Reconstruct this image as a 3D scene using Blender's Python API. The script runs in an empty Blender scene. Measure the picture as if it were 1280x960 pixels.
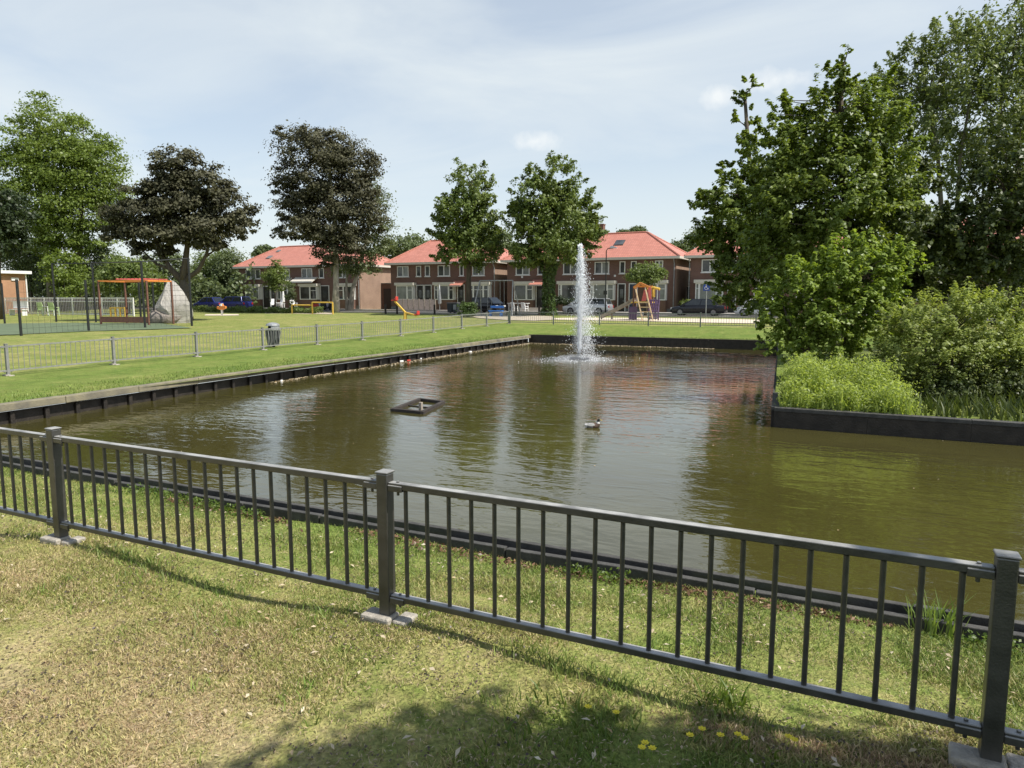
import bpy, bmesh, math, random
import numpy as np
from mathutils import Vector, Matrix, geometry
R = math.radians
S = bpy.context.scene
C = S.collection

# ------------------------------------------------------------------ camera
CAMZ, YAW, PITCH, FPX = 1.78, R(25.9), R(7.0), 889.0
cd = bpy.data.cameras.new('camera'); cd.sensor_width = 36; cd.lens = FPX / 1280 * 36
cd.clip_start = .05; cd.clip_end = 6000
cam = bpy.data.objects.new('camera', cd); C.objects.link(cam)
cam.location = (0, 0, CAMZ); cam.rotation_euler = (R(90) - PITCH, 0, YAW)
S.camera = cam
# ------------------------------------------------------------------ light
SUN_EL, SUN_AZ = R(54), R(2)                       # azimuth from +X towards +Y
w = bpy.data.worlds.new('World'); S.world = w; w.use_nodes = True
nt = w.node_tree; N = nt.nodes; L = nt.links
bg = N['Background']; bg.inputs['Strength'].default_value = .127
sky = N.new('ShaderNodeTexSky'); sky.sky_type = 'NISHITA'; sky.sun_disc = False
sky.sun_elevation = SUN_EL; sky.sun_rotation = R(90) - SUN_AZ
sky.air_density = 1.0; sky.dust_density = 1.0; sky.ozone_density = 1.3
tc = N.new('ShaderNodeTexCoord'); mp = N.new('ShaderNodeMapping')
mp.inputs['Scale'].default_value = (1.1, 1.6, 5.0); mp.inputs['Rotation'].default_value = (0, 0, R(20))
L.new(tc.outputs['Generated'], mp.inputs['Vector'])
nz = N.new('ShaderNodeTexNoise'); nz.inputs['Scale'].default_value = 1.7; nz.inputs['Detail'].default_value = 7
nz.inputs['Roughness'].default_value = .55; nz.inputs['Distortion'].default_value = .5
L.new(mp.outputs['Vector'], nz.inputs['Vector'])
cr = N.new('ShaderNodeValToRGB'); cr.color_ramp.elements[0].position = .36; cr.color_ramp.elements[0].color = (.46,) * 3 + (1,)
cr.color_ramp.elements[1].position = .72; cr.color_ramp.elements[1].color = (.86,) * 3 + (1,)
L.new(nz.outputs['Fac'], cr.inputs['Fac'])
mx = N.new('ShaderNodeMixRGB'); mx.inputs['Color2'].default_value = (5.45, 5.85, 5.95, 1)
sz_ = N.new('ShaderNodeSeparateXYZ'); L.new(tc.outputs['Generated'], sz_.inputs[0])
hz_ = N.new('ShaderNodeMapRange'); hz_.inputs['From Min'].default_value = .0; hz_.inputs['From Max'].default_value = .42
hz_.inputs['To Min'].default_value = .9; hz_.inputs['To Max'].default_value = 0; L.new(sz_.outputs['Z'], hz_.inputs['Value'])
mxx = N.new('ShaderNodeMath'); mxx.operation = 'MAXIMUM'; L.new(cr.outputs['Color'], mxx.inputs[0]); L.new(hz_.outputs[0], mxx.inputs[1])
zf_ = N.new('ShaderNodeMapRange'); zf_.inputs['From Min'].default_value = .36; zf_.inputs['From Max'].default_value = .7
zf_.inputs['To Min'].default_value = 1; zf_.inputs['To Max'].default_value = .08; L.new(sz_.outputs['Z'], zf_.inputs['Value'])
mzz = N.new('ShaderNodeMath'); mzz.operation = 'MULTIPLY'; L.new(mxx.outputs[0], mzz.inputs[0]); L.new(zf_.outputs[0], mzz.inputs[1])
L.new(mzz.outputs[0], mx.inputs['Fac']); L.new(sky.outputs['Color'], mx.inputs['Color1'])
last = mx


def pxdir(px, py):
    fw = Vector((-math.sin(YAW) * math.cos(PITCH), math.cos(YAW) * math.cos(PITCH), -math.sin(PITCH)))
    r = Vector((math.cos(YAW), math.sin(YAW), 0)); up = r.cross(fw)
    return fw * FPX + r * (px - 640) - up * (py - 480)


for cpx, cpy, sx, sz in ((670, 177, 42, 30), (896, 121, 40, 24), (970, 98, 34, 22)):   # small fair-weather clouds
    d = pxdir(cpx, cpy).normalized()
    sub = N.new('ShaderNodeVectorMath'); sub.operation = 'SUBTRACT'; sub.inputs[1].default_value = d
    L.new(tc.outputs['Generated'], sub.inputs[0])
    m2 = N.new('ShaderNodeVectorMath'); m2.operation = 'MULTIPLY'; m2.inputs[1].default_value = (sx, sx, sz * 3.4)
    L.new(sub.outputs[0], m2.inputs[0])
    le = N.new('ShaderNodeVectorMath'); le.operation = 'LENGTH'; L.new(m2.outputs[0], le.inputs[0])
    n2 = N.new('ShaderNodeTexNoise'); n2.inputs['Scale'].default_value = 38; n2.inputs['Detail'].default_value = 5
    L.new(tc.outputs['Generated'], n2.inputs['Vector'])
    ad = N.new('ShaderNodeMath'); ad.operation = 'MULTIPLY_ADD'; ad.inputs[1].default_value = 2.6; ad.inputs[2].default_value = -1.3
    L.new(n2.outputs['Fac'], ad.inputs[0])
    a2 = N.new('ShaderNodeMath'); a2.operation = 'ADD'; L.new(le.outputs['Value'], a2.inputs[0]); L.new(ad.outputs[0], a2.inputs[1])
    mr = N.new('ShaderNodeMapRange'); mr.inputs['From Min'].default_value = 1.25; mr.inputs['From Max'].default_value = .1
    mr.inputs['To Max'].default_value = .62
    L.new(a2.outputs[0], mr.inputs['Value'])
    mm = N.new('ShaderNodeMixRGB'); mm.inputs['Color2'].default_value = (6.6, 6.7, 6.6, 1)
    L.new(mr.outputs['Result'], mm.inputs['Fac']); L.new(last.outputs['Color'], mm.inputs['Color1'])
    last = mm
L.new(last.outputs['Color'], bg.inputs['Color'])
sd = bpy.data.lights.new('sun', 'SUN'); sd.energy = 5.0; sd.angle = R(.53); sd.color = (1, .955, .88)
sun = bpy.data.objects.new('sun', sd); C.objects.link(sun); sun.location = (30, 0, 40)
sdir = Vector((math.cos(SUN_EL) * math.cos(SUN_AZ), math.cos(SUN_EL) * math.sin(SUN_AZ), math.sin(SUN_EL)))
sun.rotation_euler = sdir.to_track_quat('Z', 'Y').to_euler()
S.view_settings.view_transform = 'Standard'; S.view_settings.look = 'None'
S.view_settings.exposure = 0.3; S.view_settings.gamma = 1; S.view_settings.use_curve_mapping = False
S.render.engine = 'CYCLES'
S.cycles.max_bounces = 6; S.cycles.transparent_max_bounces = 16; S.cycles.use_denoising = True

# ------------------------------------------------------------------ picture point -> place
def gp(px, py, z):
    d = pxdir(px, py); t = (z - CAMZ) / d.z
    return Vector((d.x * t, d.y * t, z))


def gy(px, py, Y):
    d = pxdir(px, py); t = Y / d.y
    return Vector((d.x * t, Y, CAMZ + d.z * t))


def gd(px, py, D):
    fw = Vector((-math.sin(YAW), math.cos(YAW), 0))
    d = pxdir(px, py); t = D / d.dot(fw)
    return Vector((d.x * t, d.y * t, CAMZ + d.z * t))


WZ = -.65
FX, BY = -20.15, 41.0                              # left fence line, back fence line
LB = [(-14.45, 4.9), (-14.70, 9), (-15.2, 16), (-15.62, 34.15)]     # left bank
PC = [(-14.45, 4.92), (-15.62, 34.15), (-3.2, 34.2), (-1.33, 14.0), (30, 14.0), (30, 4.92)]
ctl = []
for k in range(-14, 33, 3):
    ctl += [(k, 3.1, -.01), (k, .4, .0), (k, -5, .03), (k, 4.85, -.27), (k, 4.55, -.235), (k, 4.1, -.15)]
for k in range(-14, -40, -4):
    ctl += [(k, 3.1, -.12), (k, 0, -.05)]
for y, z in ((10.8, -.3), (16.75, -.25), (22.7, -.2), (28.8, -.14), (34.9, -.03), (41, .06)):
    ctl += [(-20.15, y, z), (-23.5, y, z + .02)]
for y in range(5, 35, 3):
    ctl.append((-15.1, y, -.29))
for x in range(-15, 10, 3):
    ctl += [(x, 34.3, -.25), (x, 41, .07), (x, 48, .07), (x, 56, .08)]
for k in range(1, 30, 4):
    ctl += [(k - 1.4, 14.2, -.33), (k, 18, -.15), (k + 2, 25, -.1)]
for x in range(-100, 60, 8):
    for y in (60, 66, 71, 82, 110, 160):
        ctl.append((x, y, .12 + .0024 * max(0, -x - 16)))
for x in range(-30, -110, -8):
    for y in (14, 24, 34, 46, 54):
        ctl.append((x, y, -.12 + (y - 20) * .005))
ctl = np.array(ctl, float)


def gzs(P):
    P = np.asarray(P, float).reshape(-1, 2); out = np.empty(len(P))
    for i in range(0, len(P), 20000):
        q = P[i:i + 20000]
        d2 = ((q[:, None, :] - ctl[None, :, :2]) ** 2).sum(2) + .12
        ww = d2 ** -2.0
        out[i:i + 20000] = (ww * ctl[None, :, 2]).sum(1) / ww.sum(1)
    return out


def gz(x, y):
    return float(gzs([(x, y)])[0])


def gnd(px, py):
    z = 0
    for _ in range(12):
        p = gp(px, py, z); z = .5 * z + .5 * gz(p.x, p.y)
    return Vector((p.x, p.y, gz(p.x, p.y)))


def on(px, D):
    p = gd(px, 371, D); return Vector((p.x, p.y, gz(p.x, p.y)))


def ony(px, Y):
    p = gy(px, 371, Y); return Vector((p.x, p.y, gz(p.x, p.y)))


# ------------------------------------------------------------------ materials
M = {}


def newmat(name):
    m = bpy.data.materials.new(name); m.use_nodes = True; M[name] = m
    return m, m.node_tree.nodes, m.node_tree.links, m.node_tree.nodes['Principled BSDF']


def pm(name, col, rough=.6, metal=0, var=.25, scale=6, bump=0, bscale=40, spec=.4, col2=None, stretch=(1, 1, 1)):
    m, n, l, b = newmat(name)
    b.inputs['Roughness'].default_value = rough; b.inputs['Metallic'].default_value = metal
    b.inputs['Specular IOR Level'].default_value = spec
    t = n.new('ShaderNodeTexCoord'); mpp = n.new('ShaderNodeMapping'); mpp.inputs['Scale'].default_value = stretch
    l.new(t.outputs['Object'], mpp.inputs['Vector'])
    x = n.new('ShaderNodeTexNoise'); x.inputs['Scale'].default_value = scale; x.inputs['Detail'].default_value = 6
    l.new(mpp.outputs[0], x.inputs['Vector'])
    r = n.new('ShaderNodeValToRGB'); r.color_ramp.elements[0].position = .3; r.color_ramp.elements[1].position = .7
    c2 = col2 or tuple(min(1, c * (1 + var)) for c in col)
    r.color_ramp.elements[0].color = tuple(c * (1 - var) for c in col) + (1,); r.color_ramp.elements[1].color = tuple(c2) + (1,)
    l.new(x.outputs['Fac'], r.inputs['Fac']); l.new(r.outputs['Color'], b.inputs['Base Color'])
    if bump:
        y = n.new('ShaderNodeTexNoise'); y.inputs['Scale'].default_value = bscale; y.inputs['Detail'].default_value = 4
        l.new(mpp.outputs[0], y.inputs['Vector'])
        q = n.new('ShaderNodeBump'); q.inputs['Strength'].default_value = bump; q.inputs['Distance'].default_value = .02
        l.new(y.outputs['Fac'], q.inputs['Height']); l.new(q.outputs['Normal'], b.inputs['Normal'])
    return m


def leafmat(name, c1, c2, trans=.3, tcol=None, rough=.45, spec=.35):
    m, n, l, b = newmat(name)
    a = n.new('ShaderNodeAttribute'); a.attribute_name = 'rnd'
    r = n.new('ShaderNodeValToRGB')
    r.color_ramp.elements[0].color = tuple(c1) + (1,); r.color_ramp.elements[1].color = tuple(c2) + (1,)
    l.new(a.outputs['Fac'], r.inputs['Fac']); l.new(r.outputs['Color'], b.inputs['Base Color'])
    b.inputs['Roughness'].default_value = rough; b.inputs['Specular IOR Level'].default_value = spec
    t = n.new('ShaderNodeBsdfTranslucent')
    h = n.new('ShaderNodeMixRGB'); h.blend_type = 'MULTIPLY'; h.inputs['Fac'].default_value = 1
    h.inputs['Color2'].default_value = tuple(tcol or (1.5, 1.5, .7)) + (1,)
    l.new(r.outputs['Color'], h.inputs['Color1']); l.new(h.outputs['Color'], t.inputs['Color'])
    s = n.new('ShaderNodeMixShader'); s.inputs['Fac'].default_value = trans
    l.new(b.outputs[0], s.inputs[1]); l.new(t.outputs[0], s.inputs[2])
    l.new(s.outputs[0], n['Material Output'].inputs['Surface'])
    return m


def brickmat(name, c1, c2, mortar, bw=.22, bh=.065, ms=.012, rough=.8):
    m, n, l, b = newmat(name)
    b.inputs['Roughness'].default_value = rough; b.inputs['Specular IOR Level'].default_value = .2
    g = n.new('ShaderNodeNewGeometry'); s = n.new('ShaderNodeSeparateXYZ'); l.new(g.outputs['Position'], s.inputs[0])
    a = n.new('ShaderNodeMath'); a.operation = 'ADD'; l.new(s.outputs['X'], a.inputs[0]); l.new(s.outputs['Y'], a.inputs[1])
    c = n.new('ShaderNodeCombineXYZ'); l.new(a.outputs[0], c.inputs['X']); l.new(s.outputs['Z'], c.inputs['Y'])
    t = n.new('ShaderNodeTexBrick'); t.inputs['Scale'].default_value = 1
    t.inputs['Brick Width'].default_value = bw; t.inputs['Row Height'].default_value = bh; t.inputs['Mortar Size'].default_value = ms
    t.inputs['Color1'].default_value = tuple(c1) + (1,); t.inputs['Color2'].default_value = tuple(c2) + (1,)
    t.inputs['Mortar'].default_value = tuple(mortar) + (1,)
    l.new(c.outputs[0], t.inputs['Vector'])
    x = n.new('ShaderNodeTexNoise'); x.inputs['Scale'].default_value = .9; x.inputs['Detail'].default_value = 5
    l.new(g.outputs['Position'], x.inputs['Vector'])
    r = n.new('ShaderNodeMapRange'); r.inputs['To Min'].default_value = .7; r.inputs['To Max'].default_value = 1.3
    l.new(x.outputs['Fac'], r.inputs['Value'])
    h = n.new('ShaderNodeMixRGB'); h.blend_type = 'MULTIPLY'; h.inputs['Fac'].default_value = 1
    l.new(t.outputs['Color'], h.inputs['Color1']); l.new(r.outputs[0], h.inputs['Color2']); l.new(h.outputs['Color'], b.inputs['Base Color'])
    return m


def tilemat():
    m, n, l, b = newmat('roof_tile')
    b.inputs['Roughness'].default_value = .55; b.inputs['Specular IOR Level'].default_value = .4
    g = n.new('ShaderNodeNewGeometry')
    t = n.new('ShaderNodeTexCoord')
    x = n.new('ShaderNodeTexNoise'); x.inputs['Scale'].default_value = 1.4; x.inputs['Detail'].default_value = 8; x.inputs['Roughness'].default_value = .7
    l.new(t.outputs['Object'], x.inputs['Vector'])
    s = n.new('ShaderNodeSeparateXYZ'); l.new(g.outputs['Position'], s.inputs[0])
    a = n.new('ShaderNodeMath'); a.operation = 'MULTIPLY'; a.inputs[1].default_value = 2.4; l.new(s.outputs['Y'], a.inputs[0])
    # rows of tiles: follow height up the slope; columns follow the eave
    c = n.new('ShaderNodeCombineXYZ'); l.new(s.outputs['X'], c.inputs['X']); l.new(s.outputs['Z'], c.inputs['Y'])
    bt = n.new('ShaderNodeTexBrick'); bt.offset = 0; bt.inputs['Scale'].default_value = 1
    bt.inputs['Brick Width'].default_value = .24; bt.inputs['Row Height'].default_value = .18; bt.inputs['Mortar Size'].default_value = .022
    bt.inputs['Color1'].default_value = (.55, .225, .165, 1); bt.inputs['Color2'].default_value = (.48, .185, .13, 1)
    bt.inputs['Mortar'].default_value = (.38, .16, .12, 1)
    l.new(c.outputs[0], bt.inputs['Vector'])
    r = n.new('ShaderNodeMapRange'); r.inputs['To Min'].default_value = .72; r.inputs['To Max'].default_value = 1.25
    l.new(x.outputs['Fac'], r.inputs['Value'])
    h = n.new('ShaderNodeMixRGB'); h.blend_type = 'MULTIPLY'; h.inputs['Fac'].default_value = 1
    l.new(bt.outputs['Color'], h.inputs['Color1']); l.new(r.outputs[0], h.inputs['Color2']); l.new(h.outputs['Color'], b.inputs['Base Color'])
    q = n.new('ShaderNodeBump'); q.inputs['Strength'].default_value = .5; q.inputs['Distance'].default_value = .03
    l.new(bt.outputs['Fac'], q.inputs['Height']); q.invert = True; l.new(q.outputs['Normal'], b.inputs['Normal'])


def grass_nodes(n, l):
    """lawn colour from world position, the 'dry' amount (0 lush .. 1 parched) and the 'rnd' of a blade"""
    g = n.new('ShaderNodeNewGeometry')
    dry = n.new('ShaderNodeAttribute'); dry.attribute_name = 'dry'
    n1 = n.new('ShaderNodeTexNoise'); n1.inputs['Scale'].default_value = .85; n1.inputs['Detail'].default_value = 6; n1.inputs['Roughness'].default_value = .62
    n2 = n.new('ShaderNodeTexNoise'); n2.inputs['Scale'].default_value = 9; n2.inputs['Detail'].default_value = 5; n2.inputs['Roughness'].default_value = .7
    for q in (n1, n2):
        l.new(g.outputs['Position'], q.inputs['Vector'])
    a = n.new('ShaderNodeMath'); a.operation = 'MULTIPLY_ADD'; a.inputs[1].default_value = 1.25; a.inputs[2].default_value = -.62
    nb = n.new('ShaderNodeTexNoise'); nb.inputs['Scale'].default_value = .16; nb.inputs['Detail'].default_value = 5; nb.inputs['Roughness'].default_value = .65
    l.new(g.outputs['Position'], nb.inputs['Vector'])
    av = n.new('ShaderNodeMath'); av.operation = 'MULTIPLY_ADD'; av.inputs[1].default_value = .55; l.new(nb.outputs['Fac'], av.inputs[0])
    aw = n.new('ShaderNodeMath'); aw.operation = 'MULTIPLY'; aw.inputs[1].default_value = .45; l.new(n1.outputs['Fac'], aw.inputs[0]); l.new(aw.outputs[0], av.inputs[2])
    a2 = n.new('ShaderNodeMath'); a2.operation = 'ADD'; a2.inputs[1].default_value = 0; l.new(av.outputs[0], a2.inputs[0])
    mxl = n.new('ShaderNodeMath'); mxl.operation = 'MULTIPLY_ADD'; mxl.inputs[1].default_value = .6; l.new(a2.outputs[0], mxl.inputs[0])
    mn = n.new('ShaderNodeMath'); mn.operation = 'MULTIPLY'; mn.inputs[1].default_value = .4; l.new(n1.outputs['Fac'], mn.inputs[0]); l.new(mn.outputs[0], mxl.inputs[2])
    l.new(mxl.outputs[0], a.inputs[0])
    b = n.new('ShaderNodeMath'); b.operation = 'MULTIPLY_ADD'; b.inputs[1].default_value = .9; l.new(n2.outputs['Fac'], b.inputs[0]); l.new(a.outputs[0], b.inputs[2])
    c = n.new('ShaderNodeMath'); c.operation = 'MULTIPLY_ADD'; c.inputs[1].default_value = .95; l.new(dry.outputs['Fac'], c.inputs[0])
    d = n.new('ShaderNodeMath'); d.operation = 'ADD'; d.inputs[1].default_value = -.45; l.new(b.outputs[0], d.inputs[0]); l.new(d.outputs[0], c.inputs[2])
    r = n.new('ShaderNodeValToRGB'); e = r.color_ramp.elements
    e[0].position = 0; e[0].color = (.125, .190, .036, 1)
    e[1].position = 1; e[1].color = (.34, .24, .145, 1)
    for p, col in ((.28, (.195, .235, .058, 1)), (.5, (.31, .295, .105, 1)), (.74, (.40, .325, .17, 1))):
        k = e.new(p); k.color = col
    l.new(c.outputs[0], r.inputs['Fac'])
    return r, n2, g


def grassmats():
    m, n, l, b = newmat('lawn')
    r, n2, g = grass_nodes(n, l)
    n3 = n.new('ShaderNodeTexNoise'); n3.inputs['Scale'].default_value = 45; n3.inputs['Detail'].default_value = 4
    l.new(g.outputs['Position'], n3.inputs['Vector'])
    q = n.new('ShaderNodeMapRange'); q.inputs['From Min'].default_value = .3; q.inputs['From Max'].default_value = .7
    q.inputs['To Min'].default_value = .6; q.inputs['To Max'].default_value = 1.25
    l.new(n3.outputs['Fac'], q.inputs['Value'])
    n4 = n.new('ShaderNodeTexNoise'); n4.inputs['Scale'].default_value = 2.2; n4.inputs['Detail'].default_value = 7; n4.inputs['Roughness'].default_value = .75
    l.new(g.outputs['Position'], n4.inputs['Vector'])
    q4 = n.new('ShaderNodeMapRange'); q4.inputs['From Min'].default_value = .3; q4.inputs['From Max'].default_value = .7; q4.inputs['To Min'].default_value = .72; q4.inputs['To Max'].default_value = 1.22
    l.new(n4.outputs['Fac'], q4.inputs['Value'])
    qq = n.new('ShaderNodeMath'); qq.operation = 'MULTIPLY'; l.new(q.outputs[0], qq.inputs[0]); l.new(q4.outputs[0], qq.inputs[1])
    h = n.new('ShaderNodeMixRGB'); h.blend_type = 'MULTIPLY'; h.inputs['Fac'].default_value = 1
    l.new(r.outputs['Color'], h.inputs['Color1']); l.new(qq.outputs[0], h.inputs['Color2']); l.new(h.outputs['Color'], b.inputs['Base Color'])
    b.inputs['Roughness'].default_value = .9; b.inputs['Specular IOR Level'].default_value = .1
    u = n.new('ShaderNodeBump'); u.inputs['Strength'].default_value = .7; u.inputs['Distance'].default_value = .04
    l.new(n3.outputs['Fac'], u.inputs['Height']); l.new(u.outputs['Normal'], b.inputs['Normal'])
    m, n, l, b = newmat('grass_blade')
    r, n2, g = grass_nodes(n, l)
    a = n.new('ShaderNodeAttribute'); a.attribute_name = 'rnd'
    q = n.new('ShaderNodeMapRange'); q.inputs['To Min'].default_value = .62; q.inputs['To Max'].default_value = 1.85
    l.new(a.outputs['Fac'], q.inputs['Value'])
    h = n.new('ShaderNodeMixRGB'); h.blend_type = 'MULTIPLY'; h.inputs['Fac'].default_value = 1
    l.new(r.outputs['Color'], h.inputs['Color1']); l.new(q.outputs[0], h.inputs['Color2']); l.new(h.outputs['Color'], b.inputs['Base Color'])
    b.inputs['Roughness'].default_value = .5; b.inputs['Specular IOR Level'].default_value = .35
    t = n.new('ShaderNodeBsdfTranslucent'); l.new(h.outputs['Color'], t.inputs['Color'])
    s = n.new('ShaderNodeMixShader'); s.inputs['Fac'].default_value = .3
    l.new(b.outputs[0], s.inputs[1]); l.new(t.outputs[0], s.inputs[2]); l.new(s.outputs[0], n['Material Output'].inputs['Surface'])


def watermat():
    m, n, l, b = newmat('pond_water')
    g = n.new('ShaderNodeNewGeometry')
    x = n.new('ShaderNodeTexNoise'); x.inputs['Scale'].default_value = .35; x.inputs['Detail'].default_value = 4
    l.new(g.outputs['Position'], x.inputs['Vector'])
    r = n.new('ShaderNodeValToRGB'); r.color_ramp.elements[0].position = .35; r.color_ramp.elements[1].position = .68
    r.color_ramp.elements[0].color = (.048, .042, .012, 1); r.color_ramp.elements[1].color = (.068, .062, .016, 1)
    l.new(x.outputs['Fac'], r.inputs['Fac']); l.new(r.outputs['Color'], b.inputs['Base Color'])
    b.inputs['Roughness'].default_value = .025; b.inputs['IOR'].default_value = 1.68
    b.inputs['Specular IOR Level'].default_value = .5
    mp = n.new('ShaderNodeMapping'); mp.inputs['Rotation'].default_value = (0, 0, R(-22)); mp.inputs['Scale'].default_value = (.55, 1.25, 1)
    l.new(g.outputs['Position'], mp.inputs['Vector'])
    n1 = n.new('ShaderNodeTexNoise'); n1.inputs['Scale'].default_value = 2.6; n1.inputs['Detail'].default_value = 3; n1.inputs['Distortion'].default_value = .6
    n2 = n.new('ShaderNodeTexNoise'); n2.inputs['Scale'].default_value = 9; n2.inputs['Detail'].default_value = 2
    n3 = n.new('ShaderNodeTexNoise'); n3.inputs['Scale'].default_value = .16; n3.inputs['Detail'].default_value = 2
    for q in (n1, n2):
        l.new(mp.outputs[0], q.inputs['Vector'])
    l.new(g.outputs['Position'], n3.inputs['Vector'])
    a = n.new('ShaderNodeMath'); a.operation = 'MULTIPLY_ADD'; a.inputs[1].default_value = .22
    l.new(n2.outputs['Fac'], a.inputs[0]); l.new(n1.outputs['Fac'], a.inputs[2])
    calm = n.new('ShaderNodeMapRange'); calm.inputs['From Min'].default_value = .38; calm.inputs['From Max'].default_value = .62
    calm.inputs['To Min'].default_value = .07; calm.inputs['To Max'].default_value = .20
    l.new(n3.outputs['Fac'], calm.inputs['Value'])
    u = n.new('ShaderNodeBump'); u.inputs['Distance'].default_value = .11
    l.new(calm.outputs[0], u.inputs['Strength'])
    l.new(a.outputs[0], u.inputs['Height']); l.new(u.outputs['Normal'], b.inputs['Normal'])


tilemat(); grassmats(); watermat()
brickmat('brown_brick', (.195, .092, .066), (.145, .068, .050), (.17, .13, .11))
brickmat('lit_brick', (.33, .205, .145), (.28, .17, .12), (.32, .25, .19))
brickmat('orange_brick', (.42, .20, .10), (.36, .16, .08), (.36, .26, .18))
pm('galvanised', (.235, .235, .22), .55, .1, .22, 9, .15, 90)
pm('rail_steel', (.034, .033, .029), .36, .0, .3, 10, .12, 90, spec=.8, col2=(.066, .063, .055))
pm('black_post', (.018, .02, .02), .5)
pm('concrete', (.34, .31, .26), .9, 0, .3, 14, .5, 60)
pm('grey_cap', (.20, .185, .145), .9, 0, .35, 2.5, .5, 30, col2=(.27, .24, .15))
pm('dark_wood', (.042, .034, .028), .8, 0, .4, 6, .5, 30, stretch=(1, 1, 4))
pm('wet_wood', (.028, .023, .018), .55, 0, .4, 6, .5, 30)
pm('slate_board', (.062, .06, .054), .8, 0, .35, 8, .4, 40)
pm('white_paint', (.74, .73, .70), .5, 0, .06)
pm('cream_paint', (.62, .58, .50), .5, 0, .08)
pm('white_plastic', (.75, .75, .73), .4, 0, .05)
pm('glass_pane', (.035, .042, .045), .06, 0, .6, .8, spec=.6, col2=(.12, .125, .12))
pm('curtained_pane', (.19, .20, .185), .12, 0, .3, 1.5, spec=.6)
pm('dark_door', (.025, .022, .02), .5)
pm('blue_door', (.03, .05, .09), .5)
pm('zinc_grey', (.30, .31, .31), .5, .4)
pm('lead_grey', (.16, .16, .16), .6)
pm('asphalt', (.10, .095, .09), .9, 0, .2, 3, .3, 60)
pm('paving', (.34, .31, .28), .9, 0, .18, 3, .3, 40)
pm('sand', (.60, .52, .40), .95, 0, .12, 2, .4, 30)
pm('turf', (.11, .145, .08), .95, 0, .15, 1, .3, 60)
pm('path_grit', (.42, .36, .27), .95, 0, .2, 2, .3, 40)
pm('bark', (.085, .068, .05), .9, 0, .4, 6, .8, 18, stretch=(1, 1, .25))
pm('pale_bark', (.30, .27, .22), .85, 0, .45, 4, .6, 14, stretch=(1, 1, .4))
pm('grey_bark', (.17, .15, .115), .9, 0, .4, 5, .7, 16, stretch=(1, 1, .3))
pm('yellow_paint', (.66, .42, .07), .45, 0, .12)
pm('orange_paint', (.70, .24, .05), .45, 0, .1)
pm('red_paint', (.50, .05, .04), .45, 0, .1)
pm('pink_red', (.56, .12, .11), .5, 0, .12)
pm('purple_paint', (.10, .06, .12), .5, 0, .15)
pm('blue_paint', (.06, .20, .55), .45, 0, .1)
pm('light_wood', (.58, .42, .25), .7, 0, .2, 8)
pm('brown_wood', (.16, .075, .05), .7, 0, .2, 8)
pm('grey_wood', (.27, .235, .19), .85, 0, .25, 5, .4, 30)
pm('bin_plastic', (.035, .04, .045), .45, 0, .2)
pm('lime_plastic', (.50, .62, .33), .5, 0, .08)
pm('rock', (.38, .36, .32), .95, 0, .22, 1.2, .7, 7)
pm('rock_base', (.20, .175, .15), .95, 0, .3, 1.5, .8, 8)
pm('tyre', (.018, .018, .018), .8)
pm('rim', (.22, .22, .23), .3, .8)
pm('car_blue', (.022, .03, .14), .25, .2, .05, spec=.6)
pm('car_black', (.012, .012, .015), .2, .2, .05, spec=.6)
pm('car_silver', (.50, .51, .52), .3, .6, .05)
pm('car_white', (.70, .70, .69), .3, 0, .05)
pm('car_glass', (.02, .024, .026), .04, 0, .3, spec=.7)
pm('lamp_lens', (.7, .7, .68), .15, 0, .05)
pm('tail_lens', (.35, .02, .02), .2, 0, .05)
pm('sign_blue', (.02, .06, .30), .5, 0, .04)
pm('green_plastic', (.14, .42, .30), .35, 0, .2)
pm('blossom', (.75, .62, .03), .6, 0, .1)
pm('red_plastic', (.55, .07, .05), .4)
pm('black_rubber', (.02, .02, .02), .7)
pm('duck_grey', (.20, .19, .17), .7, 0, .15, 30)
pm('duck_brown', (.07, .045, .03), .7, 0, .2, 30)
pm('duck_dark', (.012, .016, .012), .5)
pm('duck_white', (.72, .70, .66), .7)
pm('duck_bill', (.42, .34, .06), .5)
pm('beige_cloth', (.46, .38, .33), .8, 0, .2, 9)
pm('lilac_grey', (.36, .33, .34), .7, 0, .15)
m_ = pm('rail_lit_top', (.034, .033, .029), .36, .0, .3, 10, .12, 90, spec=.8, col2=(.066, .063, .055))
n_ = m_.node_tree.nodes; l_ = m_.node_tree.links; b_ = n_['Principled BSDF']; src_ = b_.inputs['Base Color'].links[0].from_socket   # patchy sunlit brightness painted into the colour of upper faces
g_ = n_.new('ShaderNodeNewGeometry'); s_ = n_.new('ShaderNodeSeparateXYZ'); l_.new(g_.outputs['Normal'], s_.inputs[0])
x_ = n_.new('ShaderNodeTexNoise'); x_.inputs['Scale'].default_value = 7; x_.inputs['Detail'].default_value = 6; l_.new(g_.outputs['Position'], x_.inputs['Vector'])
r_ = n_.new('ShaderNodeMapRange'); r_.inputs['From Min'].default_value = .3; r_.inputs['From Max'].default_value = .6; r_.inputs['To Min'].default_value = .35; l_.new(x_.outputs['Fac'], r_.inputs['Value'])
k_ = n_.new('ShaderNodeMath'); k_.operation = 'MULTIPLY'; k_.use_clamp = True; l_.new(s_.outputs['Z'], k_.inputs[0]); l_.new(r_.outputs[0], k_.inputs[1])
q_ = n_.new('ShaderNodeMixRGB'); q_.inputs['Color2'].default_value = (.38, .375, .35, 1); l_.new(k_.outputs[0], q_.inputs['Fac']); l_.new(src_, q_.inputs['Color1']); l_.new(q_.outputs['Color'], b_.inputs['Base Color'])

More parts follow.
